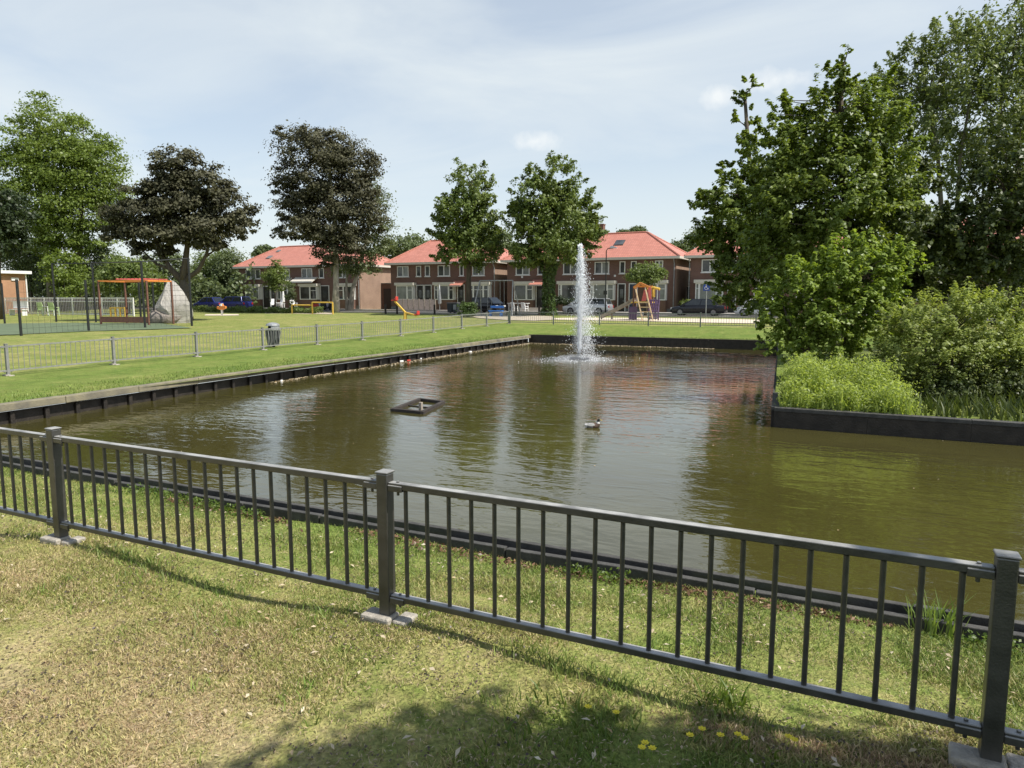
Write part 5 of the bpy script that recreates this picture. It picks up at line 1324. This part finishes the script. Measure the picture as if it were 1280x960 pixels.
# bright herbs on the bank (no one could count the stems)
def blades(name, P, hgt, wid, mat, rng, lean=.35, kind='stuff', parent=None, seg=1, attrs=None, off=None):
    n = len(P); a = rng.uniform(0, 2 * math.pi, n); h = hgt * rng.uniform(.55, 1.25, n); w_ = wid * rng.uniform(.7, 1.3, n)
    ld = rng.uniform(0, 2 * math.pi, n); lm = h * lean * rng.uniform(.2, 1.4, n)
    side = np.column_stack([np.cos(a), np.sin(a), 0 * a]) * (w_ / 2)[:, None]
    tipd = np.column_stack([np.cos(ld) * lm, np.sin(ld) * lm, h]); mid = np.column_stack([np.cos(ld) * lm * .35, np.sin(ld) * lm * .35, h * .55])
    V = np.stack([P - side, P + side, P + mid + side * .8, P + tipd, P + mid - side * .8], 1).reshape(-1, 3)
    k = np.arange(n) * 5
    F = np.concatenate([np.stack([k, k + 1, k + 2, k + 4], 1)]); T = np.stack([k + 4, k + 2, k + 3], 1)
    # triangles kept as degenerate-free quads by splitting the tip
    me = bpy.data.meshes.new(name); me.vertices.add(len(V)); me.vertices.foreach_set('co', V.astype(np.float32).ravel())
    loops = np.concatenate([F.ravel(), T.ravel()]).astype(np.int32)
    me.loops.add(len(loops)); me.loops.foreach_set('vertex_index', loops)
    st = np.concatenate([np.arange(n) * 4, 4 * n + np.arange(n) * 3]).astype(np.int32)
    me.polygons.add(2 * n); me.polygons.foreach_set('loop_start', st)
    me.materials.append(M[mat]); rn = np.clip(rng.normal(.5, .25, n), 0, 1).astype(np.float32)
    at = me.attributes.new('rnd', 'FLOAT', 'FACE'); at.data.foreach_set('value', np.concatenate([rn, rn]))
    for an, arr in (attrs or {}).items():
        q = me.attributes.new(an, 'FLOAT', 'POINT'); q.data.foreach_set('value', np.repeat(arr.astype(np.float32), 5))
    me.update(calc_edges=True); me.validate()
    o = bpy.data.objects.new(name, me); C.objects.link(o)
    if parent: o.parent = parent
    if kind: o['kind'] = kind
    return o


rng = np.random.default_rng(101)
def vn2(P):
    g_ = np.random.default_rng(44).uniform(0, 1, (40, 40)); q = (P - P.min(0)) * 3.2; i_ = np.floor(q).astype(int); f_ = q - i_; f_ = f_ * f_ * (3 - 2 * f_)
    A = g_[i_[:, 0], i_[:, 1]] * (1 - f_[:, 0]) + g_[i_[:, 0] + 1, i_[:, 1]] * f_[:, 0]; B = g_[i_[:, 0], i_[:, 1] + 1] * (1 - f_[:, 0]) + g_[i_[:, 0] + 1, i_[:, 1] + 1] * f_[:, 0]
    return A * (1 - f_[:, 1]) + B * f_[:, 1]
n = 4200; P = np.column_stack([rng.uniform(-1.25, 1.15, n), 14.1 + rng.uniform(0, 1, n) ** .8 * 2.0]); P = P[(P[:, 0] < .95 - (P[:, 1] - 14.1) * .25 + rng.normal(0, .12, len(P)))]
hv = vn2(P); hh = .44 * (.65 + .7 * hv) * np.clip(.62 + .55 * np.minimum(P[:, 1] - 14.05, 1.0) , .4, 1.15) * (1 - .35 * np.clip(P[:, 0] - .3, 0, 1)) + .12 * np.sin(P[:, 0] * 7) * np.sin(P[:, 1] * 6 + 1)
P3 = np.column_stack([P, gzs(P)])
blades('herb_patch', P3, hh, .035, 'leaf_herb', rng, .4)
LN = 26000; k = rng.integers(0, len(P3), LN); LP = P3[k] + np.column_stack([rng.normal(0, .06, LN), rng.normal(0, .06, LN), hh[k] * rng.uniform(.15, 1.5, LN)])
leaves('herb_foliage', LP, rng.normal(0, .4, (LN, 3)) + np.array([.2, -.2, 1.0]), .062, 'leaf_herb', rng, None, .34, 'stuff')
# ground cover further back on the bank
n = 6000; P = np.column_stack([rng.uniform(-1.2, 9, n), rng.uniform(14.3, 19, n)]); P3 = np.column_stack([P, gzs(P)])
blades('undergrowth', P3, np.full(n, .3), .04, 'leaf_shade', rng, .6)

# ------------------------------------------------------------------ near lawn: grass blades, weeds, fallen leaves, flowers
def halton(n, lo, hi, rng): return np.column_stack([rng.uniform(lo[0], hi[0], n), rng.uniform(lo[1], hi[1], n)])


fwd = np.array([-math.sin(YAW), math.cos(YAW)]); rgt = np.array([math.cos(YAW), math.sin(YAW)])
def seen(P, dmin, dmax, m=1.12):
    d = P @ fwd; l = P @ rgt
    return (d > dmin) & (d < dmax) & (np.abs(l) < d * 640 / 889 * m + .3)


rng = np.random.default_rng(7)
P = halton(1500000, (-12, -1), (4, 4.78), rng); d = P @ fwd
P = P[seen(P, 1.9, 12) & (rng.uniform(0, 1, len(P)) < np.clip(5.0 / np.maximum(d, 2.2) ** 1.15, .12, 1))]
# thin, worn patches
def vnoise(P, sc, seed):
    r = np.random.default_rng(seed); g = r.uniform(0, 1, (64, 64)); q = P * sc; i = np.floor(q).astype(int); f = q - i; f = f * f * (3 - 2 * f)
    a = g[i[:, 0] % 64, i[:, 1] % 64]; b = g[(i[:, 0] + 1) % 64, i[:, 1] % 64]; c = g[i[:, 0] % 64, (i[:, 1] + 1) % 64]; e = g[(i[:, 0] + 1) % 64, (i[:, 1] + 1) % 64]
    return (a * (1 - f[:, 0]) + b * f[:, 0]) * (1 - f[:, 1]) + (c * (1 - f[:, 0]) + e * f[:, 0]) * f[:, 1]
wn = .6 * vnoise(P, 1.1, 1) + .4 * vnoise(P, 3.3, 2)
P = P[rng.uniform(0, 1, len(P)) < np.clip((wn - .26) * 3.2, .12, 1)]
wn = .6 * vnoise(P, .9, 3) + .4 * vnoise(P, 2.7, 4)
hg = .012 + .017 * wn + .009 * (P[:, 1] > 3.3)
P3 = np.column_stack([P, gzs(P) - .003])
blades('lawn_grass', P3, hg, .0055, 'grass_blade', rng, 1.0, attrs={'dry': dryness(P) + rng.normal(0, .16, len(P))})
# longer tufts: by the railing feet and scattered
n = 5000; P = np.column_stack([rng.uniform(-9, 1.6, n), 3.12 + rng.normal(0, .07, n)]); P = P[vnoise(P, 2.2, 6) > .6]
P2_ = halton(60000, (-9, 0), (2.5, 4.7), rng); P2_ = P2_[seen(P2_, 1.9, 10) & (vnoise(P2_, 4.5, 8) > .80)]
P = np.concatenate([P, P2_]); P3 = np.column_stack([P, gzs(P)])
blades('grass_tuft', P3, np.full(len(P), .055), .0055, 'grass_blade', rng, .8, attrs={'dry': np.full(len(P), .12)})
# far-bank grass fringe along the left cap and the far wall
q = []
for a, b in zip(LB, LB[1:]):
    n = int((Vector(b) - Vector(a)).length * 330); f = rng.uniform(0, 1, n)
    q.append(np.column_stack([a[0] + (b[0] - a[0]) * f - .16 - rng.uniform(0, 1, n) ** 2 * 1.6, a[1] + (b[1] - a[1]) * f]))
n = 5000; q.append(np.column_stack([rng.uniform(-15.6, -3, n), 34.3 + rng.uniform(0, 1, n) ** 2 * 1.4]))
P = np.concatenate(q); P3 = np.column_stack([P, gzs(P) - .01])
blades('bank_grass', P3, np.full(len(P), .075), .014, 'grass_blade', rng, .6, attrs={'dry': np.full(len(P), .12)})
# weeds along the near boards
n = 9000; P = np.column_stack([rng.uniform(-13, 3, n), 4.74 - np.abs(rng.normal(0, .10, n))]); P = P[vnoise(P * np.array([1, .3]), 1.9, 10) > .5]
P3 = np.column_stack([P, gzs(P) + rng.uniform(.005, .09, len(P))]); leaves('bank_weeds', P3, rng.normal(0, .3, (len(P), 3)) + np.array([0, -.1, .8]), .028, 'weed_leaf', rng, None, .6, 'stuff')
# brown leaf mulch against the boards
n = 2600; P = np.column_stack([rng.uniform(-6, 3, n), 4.72 - np.abs(rng.normal(0, .08, n))]); P = P[vnoise(P, 1.2, 12) > .48]
leafmat('mulch_leaf', (.06, .035, .02), (.26, .15, .08), .05, (1, 1, 1))
leaves('leaf_mulch', np.column_stack([P, gzs(P) + rng.uniform(0, .035, len(P))]), rng.normal(0, .3, (len(P), 3)) + np.array([0, 0, 1]), .034, 'mulch_leaf', rng, None, .5, 'stuff')
# straw, dead blades and crumbs of soil lying in the lawn
leafmat('thatch_straw', (.20, .13, .07), (.52, .42, .26), .05, (1, 1, 1))
P = halton(60000, (-9, 0), (3, 4.6), rng); dd = P @ fwd; P = P[seen(P, 1.9, 9) & (rng.uniform(0, 1, len(P)) < np.clip(6 / dd ** 1.6, 0, 1)) & (vnoise(P, 2.4, 21) > .30)]
leaves('lawn_thatch', np.column_stack([P, gzs(P) + rng.uniform(.006, .022, len(P))]), rng.normal(0, .3, (len(P), 3)) + np.array([0, 0, 1]), .020, 'thatch_straw', rng, None, .22, 'stuff', .3)
leafmat('soil_crumb', (.035, .026, .018), (.12, .085, .06), .02, (1, 1, 1))
P = halton(26000, (-9, 0), (3, 4.6), rng); P = P[seen(P, 1.9, 8) & (vnoise(P, 1.7, 23) > .5)]
leaves('soil_crumbs', np.column_stack([P, gzs(P) + .014]), rng.normal(0, .3, (len(P), 3)) + np.array([0, 0, 1]), .015, 'soil_crumb', rng, None, .7, 'stuff', .3)
n = 1500; P = np.column_stack([rng.uniform(-1.3, 1.4, n), rng.uniform(2.0, 2.9, n)]); P = P[vnoise(P, 3, 25) > .4]
blades('lush_grass', np.column_stack([P, gzs(P)]), np.full(len(P), .055), .009, 'weed_leaf', rng, .9)
# pale fallen leaves
n = 420; P = halton(n * 3, (-10, 0), (3, 4.7), rng); P = P[seen(P, 2, 11)][:n]
leaves('fallen_leaves', np.column_stack([P, gzs(P) + .024]), rng.normal(0, .1, (len(P), 3)) + np.array([0, 0, 1]), .036, 'dry_leaf', rng, None, .45, 'stuff', .25)
# one grassy tuft standing at the boards
b = gnd(1172, 792); t = thing('grass_tussock', 'taller pale green tussock of broad grass against the near pond boards', 'grass plant', b)
P = np.column_stack([rng.normal(0, .06, 70), rng.normal(0, .05, 70), np.zeros(70)]); blades('blades', P, np.full(70, .22), .014, 'reed_leaf', rng, .7, None, t)
for px, py, lab in ((906, 880, 'dark green weed clump in bare soil just this side of the railing'),):
    b = gnd(px, py); t = thing('weed_clump', lab, 'weed', b)
    P = np.column_stack([rng.normal(0, .07, 60), rng.normal(0, .05, 60), np.zeros(60)]); blades('blades', P, np.full(60, .10), .012, 'weed_leaf', rng, .9, None, t)
fl = [(735, 898), (806, 944), (815, 951), (862, 934), (922, 933), (930, 938), (877, 926), (985, 936), (992, 940), (802, 950), (770, 905), (900, 934)]
fs = None
for px, py in fl:
    b = gnd(px, py); t = thing('buttercup', 'small yellow flower in the shaded grass at the lower right', 'flower', b, random.uniform(0, 6), 'yellow flowers in the near grass')
    if fs is None:
        mb = MB(); mb.tube([(0, 0, -.01), (.004, 0, .03), (.002, .003, .052)], .0013, 5); s1 = mb.build('stem', 'leaf_herb', t)
        mb = MB()
        for k in range(7):
            a = 2 * math.pi * k / 7; c_, s_ = math.cos(a), math.sin(a); mb.quad((.002 * c_, .002 * s_, .052), (.012 * c_ - .006 * s_, .012 * s_ + .006 * c_, .056), (.019 * c_, .019 * s_, .058), (.012 * c_ + .006 * s_, .012 * s_ - .006 * c_, .056))
        mb.lathe((0, 0, 0), [(.001, .05), (.005, .056), (.001, .059)], 8); s2 = mb.build('petals', 'blossom', t); fs = (s1, s2)
    else:
        for o in fs: instance(o, t, (0, 0, 0))

# ------------------------------------------------------------------ fountain
fb = gp(724, 450, WZ); t = thing('fountain', 'floating fountain with a tall white water jet near the far end of the pond', 'fountain', fb)
mb = MB(); mb.lathe((0, 0, 0), [(.32, -.10), (.40, -.02), (.40, .06), (.33, .10), (.2, .10), (.2, -.1)], 22); mb.build('float_ring', 'bin_plastic', t, smooth=False)
mb = MB(); mb.lathe((0, 0, 0), [(.18, .02), (.19, .13), (.08, .17), (.05, .3), (.035, .32)], 14); mb.build('nozzle', 'zinc_grey', t)
m, n_, l_, b_ = newmat('white_water'); b_.inputs['Base Color'].default_value = (.86, .88, .88, 1); b_.inputs['Roughness'].default_value = .35; b_.inputs['Specular IOR Level'].default_value = .5
tr = n_.new('ShaderNodeBsdfTranslucent'); tr.inputs['Color'].default_value = (.9, .92, .92, 1); ms = n_.new('ShaderNodeMixShader'); ms.inputs['Fac'].default_value = .7
b_.inputs['Base Color'].default_value = (.56, .57, .58, 1); tr.inputs['Color'].default_value = (.52, .53, .54, 1)
ads = n_.new('ShaderNodeAddShader'); l_.new(b_.outputs[0], ads.inputs[0]); l_.new(tr.outputs[0], ads.inputs[1]); l_.new(ads.outputs[0], n_['Material Output'].inputs['Surface'])
m, n_, l_, b_ = newmat('water_mist'); tp_ = n_.new('ShaderNodeBsdfTransparent'); ms = n_.new('ShaderNodeMixShader'); ms.inputs['Fac'].default_value = .35
b_.inputs['Base Color'].default_value = (.86, .88, .88, 1); l_.new(tp_.outputs[0], ms.inputs[1]); l_.new(b_.outputs[0], ms.inputs[2]); l_.new(ms.outputs[0], n_['Material Output'].inputs['Surface'])


def drops(name, P, sz, lz, mat, rng, parent, kind='stuff'):
    n = len(P); a = rng.uniform(0, 2 * math.pi, n); s = sz * rng.uniform(.4, 1.5, n); L_ = s * lz
    u = np.column_stack([np.cos(a), np.sin(a), 0 * a]) * s[:, None]; v = np.column_stack([-np.sin(a), np.cos(a), 0 * a]) * s[:, None]; z = np.column_stack([0 * a, 0 * a, L_])
    V = np.stack([P + u, P + v, P - u, P - v, P + z, P - z], 1).reshape(-1, 3); k = (np.arange(n) * 6)[:, None]
    F = np.concatenate([k + np.array([[0, 1, 4]]), k + np.array([[1, 2, 4]]), k + np.array([[2, 3, 4]]), k + np.array([[3, 0, 4]]), k + np.array([[1, 0, 5]]), k + np.array([[2, 1, 5]]), k + np.array([[3, 2, 5]]), k + np.array([[0, 3, 5]])])
    return npmesh(name, V, F, mat, parent, None, kind)


rng = np.random.default_rng(31); H_ = 4.45
# rising core: a ragged rope of water
mb = MB(); zs = np.linspace(.3, 2.6, 30)
mb.tube([(rng.normal(0, .008), rng.normal(0, .008), z) for z in zs], [(.052 + .016 * abs(rng.normal())) for z in zs], 7); mb.build('jet_core', 'white_water', t, smooth=True)
n = 3600; f = rng.uniform(0, 1, n) ** 1.25; z = .4 + f * (H_ - .45); sp = .030 + .075 * np.clip(f - .1, 0, 1) * (1 - .9 * np.clip((f - .7) / .3, 0, 1)); P = np.column_stack([rng.normal(0, 1, n) * sp, rng.normal(0, 1, n) * sp, z])
drops('jet_spray', P, .013, 2.6, 'white_water', rng, t)
# falling veil, drifting with the wind to the right of the picture
n = 6500; zt_ = H_ * (1 - .42 * rng.uniform(0, 1, n) ** .85); tf = rng.uniform(0, 1, n) ** .85; z = zt_ * (1 - tf ** 1.6) + .05
v = np.abs(rng.normal(0, .24, n)); a = rng.uniform(0, 2 * math.pi, n); sp = .035 + v * tf ** .8 * 1.35
dr = tf ** .9 * rng.uniform(0, .48, n); P = np.column_stack([np.cos(a) * sp + dr * rgt[0], np.sin(a) * sp + dr * rgt[1], z])
drops('falling_spray', P, .0085, 1.8, 'white_water', rng, t)
n = 420; a = rng.uniform(0, 2 * math.pi, n); r_ = .42 + np.abs(rng.normal(0, .75, n)); P = np.column_stack([r_ * np.cos(a), r_ * np.sin(a), np.abs(rng.normal(0, .07, n)) + .01])
drops('splash', P, .011, 1.1, 'white_water', rng, t)
n = 2600; a = rng.uniform(0, 2 * math.pi, n); r_ = .40 + np.abs(rng.normal(0, .7, n)); P = np.column_stack([r_ * np.cos(a), r_ * np.sin(a), np.full(n, .012)])
drops('foam_fleck', P, .024, .12, 'water_mist', rng, t)

# fine mist hanging round the jet
m, n_, l_, b_ = newmat('fine_mist'); n_.remove(b_); vol = n_.new('ShaderNodeVolumePrincipled'); vol.inputs['Color'].default_value = (1, 1, 1, 1); vol.inputs['Density'].default_value = .55; vol.inputs['Anisotropy'].default_value = .2
l_.new(vol.outputs[0], n_['Material Output'].inputs['Volume'])
mb = MB(); mb.lathe((.06, .02, 0), [(.30, .3), (.36, .8), (.33, 1.6), (.27, 2.5), (.19, 3.4), (.09, 4.1), (.02, 4.4)], 16); mb.build('mist', 'fine_mist', t, smooth=True)
mb = MB(); mb.lathe((0, 0, 0), [(.9, .03), (1.0, .07), (.7, .16), (.3, .22), (.05, .24)], 20); mb.build('mist', 'fine_mist', t, smooth=True)

# ------------------------------------------------------------------ floating frame
c = gp(522, 509.5, WZ); t = thing('floating_frame', 'dark square timber frame floating on the pond with a short upright post', 'float', c)
q = [gp(491, 514, WZ), gp(528, 517.5, WZ), gp(554, 504.5, WZ), gp(525, 501, WZ)]
for i in range(4):
    a, b = q[i] - c, q[(i + 1) % 4] - c; d = (b - a).normalized() * (.04 if i % 2 else -.0)
    mb = MB(); mb.bar(a - d + Vector((0, 0, .015)), b + d + Vector((0, 0, .015)), .085, .10); mb.build('beam', 'dark_wood', t, bevel=.01)
a = (q[1] * .62 + q[2] * .10 + q[3] * .28) - c; a = gp(526, 512.5, WZ) - c
mb = MB(); mb.box(a + Vector((0, 0, .06)), (.07, .07, .22)); mb.build('post', 'grey_wood', t, bevel=.008)
mb = MB(); mb.bar(q[0].lerp(q[3], .5) - c + Vector((0, 0, .0)), q[1].lerp(q[2], .5) - c, .05, .04); mb.build('cross_beam', 'wet_wood', t)
# ------------------------------------------------------------------ duck
c = gp(740, 534.5, WZ); t = thing('duck', 'black and white duck swimming alone on the pond', 'duck', c, R(25.9 - 8))
mb = MB(); rings = [(-.145, .062, .010, .008, 0), (-.125, .052, .03, .022, 0), (-.09, .035, .052, .042, 1), (-.04, .03, .068, .055, 1), (.02, .028, .07, .06, 2), (.075, .032, .058, .056, 2), (.105, .05, .042, .05, 2), (.112, .085, .028, .032, 3),
                            (.112, .115, .022, .024, 4), (.118, .138, .026, .026, 4), (.128, .156, .026, .022, 4), (.138, .168, .014, .010, 4)]
n = 12; vs = []
dirs = []
for i, (x, z, ry, rz_, m_) in enumerate(rings):
    x0, z0 = rings[max(0, i - 1)][:2]; x1, z1 = rings[min(len(rings) - 1, i + 1)][:2]; dx, dz = x1 - x0, z1 - z0; L_ = math.hypot(dx, dz); ux, uz = -dz / L_, dx / L_
    for k in range(n):
        a = 2 * math.pi * k / n; vs.append((x + ux * math.sin(a) * rz_, math.cos(a) * ry, z + uz * math.sin(a) * rz_))
for i in range(len(rings) - 1):
    for k in range(n):
        mb.mi = rings[i][4]
        if 2 <= i <= 4 and 2 <= k <= 3: mb.mi = 2
        j = len(mb.v)
        mb.f.append((i * n + k, i * n + (k + 1) % n, (i + 1) * n + (k + 1) % n, (i + 1) * n + k)); mb.m.append(mb.mi)
mb.v = vs
mb.f += [tuple(reversed(range(n))), tuple(range((len(rings) - 1) * n, len(rings) * n))]; mb.m += [0, 4]
mb.mi = 5; mb.add([(.145, -.012, .150), (.145, .012, .150), (.190, .010, .138), (.190, -.010, .138), (.145, 0, .163), (.188, 0, .144)], [(0, 1, 2, 3), (0, 3, 5, 4), (1, 4, 5, 2), (0, 4, 1), (3, 2, 5)])
mb.build('body', ['duck_white', 'duck_grey', 'duck_brown', 'duck_white', 'duck_dark', 'duck_bill'], t, smooth=True)
for s_ in (-1, 1):
    mb = MB(); mb.lathe((.128, s_ * .026, .158), [(.001, -.004), (.004, 0), (.001, .004)], 6); mb.build('eye', 'black_rubber', t)
    mb = MB(); mb.extrude([(-.13, .06), (-.05, .095), (.04, .085), (.05, .05), (-.03, .04)], s_ * .055, s_ * .066); mb.build('wing', 'duck_white' if s_ < 0 else 'duck_grey', t, bevel=.004)
# ------------------------------------------------------------------ litter on the water
items = [(668, 425.5, 'green_plastic', .34, 'clump of green plastic floating in the far left pond corner'), (680, 426.5, 'green_plastic', .42, 'larger green plastic bag floating just right of the other green one'),
         (502, 453, 'white_plastic', .13, 'white plastic cup floating at the left wall, left of the red can'), (511, 452, 'red_plastic', .13, 'red can floating by the left pond wall'),
         (526, 449.6, 'white_plastic', .09, 'small white scrap floating right of the red can'), (583, 440, 'white_plastic', .16, 'flat white carton floating by the left wall near the far corner'), (352, 477, 'white_plastic', .08, 'white scrap floating at the left wall before the litter bin')]
for i, (px, py, mt, s_, lab) in enumerate(items):
    c = gp(px, py, WZ); c.x = max(c.x, -15.35); t = thing('floating_litter', lab, 'litter', c, random.uniform(0, 3), 'litter floating at the left pond wall')
    mb = MB()
    if s_ > .3:
        rr_ = random.Random(i); mb.tube([(-.3 * s_, 0, .0), (-.1 * s_, .05, .1), (.2 * s_, 0, .12), (.5 * s_, -.05, .05)], [.02, .14, .16, .02], 9); mb.tube([(.1, .2, .02), (.0, .1, .16), (.1, -.1, .05)], [.02, .1, .02], 7)
    elif 'can' in lab or 'cup' in lab: mb.tube([(-s_ / 2, 0, .03), (s_ / 2, 0, .035)], [s_ * .32, s_ * .36], 12)
    else: mb.box((0, 0, .02), (s_, s_ * .7, .06), .3, .8)
    mb.build('shell', mt, t, bevel=.006)
rng = np.random.default_rng(55); n = 900; f = rng.uniform(0, 1, n)
x = -15.0 - .55 * f + np.abs(rng.normal(0, .14, n)) + .03; y = 15 + f * 19
x2 = rng.uniform(-15.4, -6, 500); y2 = 34.1 - np.abs(rng.normal(0, .16, 500)); x = np.concatenate([x, x2]); y = np.concatenate([y, y2])
leaves('floating_debris', np.column_stack([x, y, np.full(len(x), WZ + .012)]), np.tile([0, 0, 1.0], (len(x), 1)), .085, 'dry_leaf', rng, None, .6, 'stuff', .12)
n = 110; P = np.column_stack([rng.uniform(-14, 6, n), rng.uniform(6, 30, n)]); P = P[inpoly(P, PC)]
leaves('floating_flecks', np.column_stack([P, np.full(len(P), WZ + .008)]), np.tile([0, 0, 1.0], (len(P), 1)), .035, 'dry_leaf', rng, None, .6, 'stuff', .08)
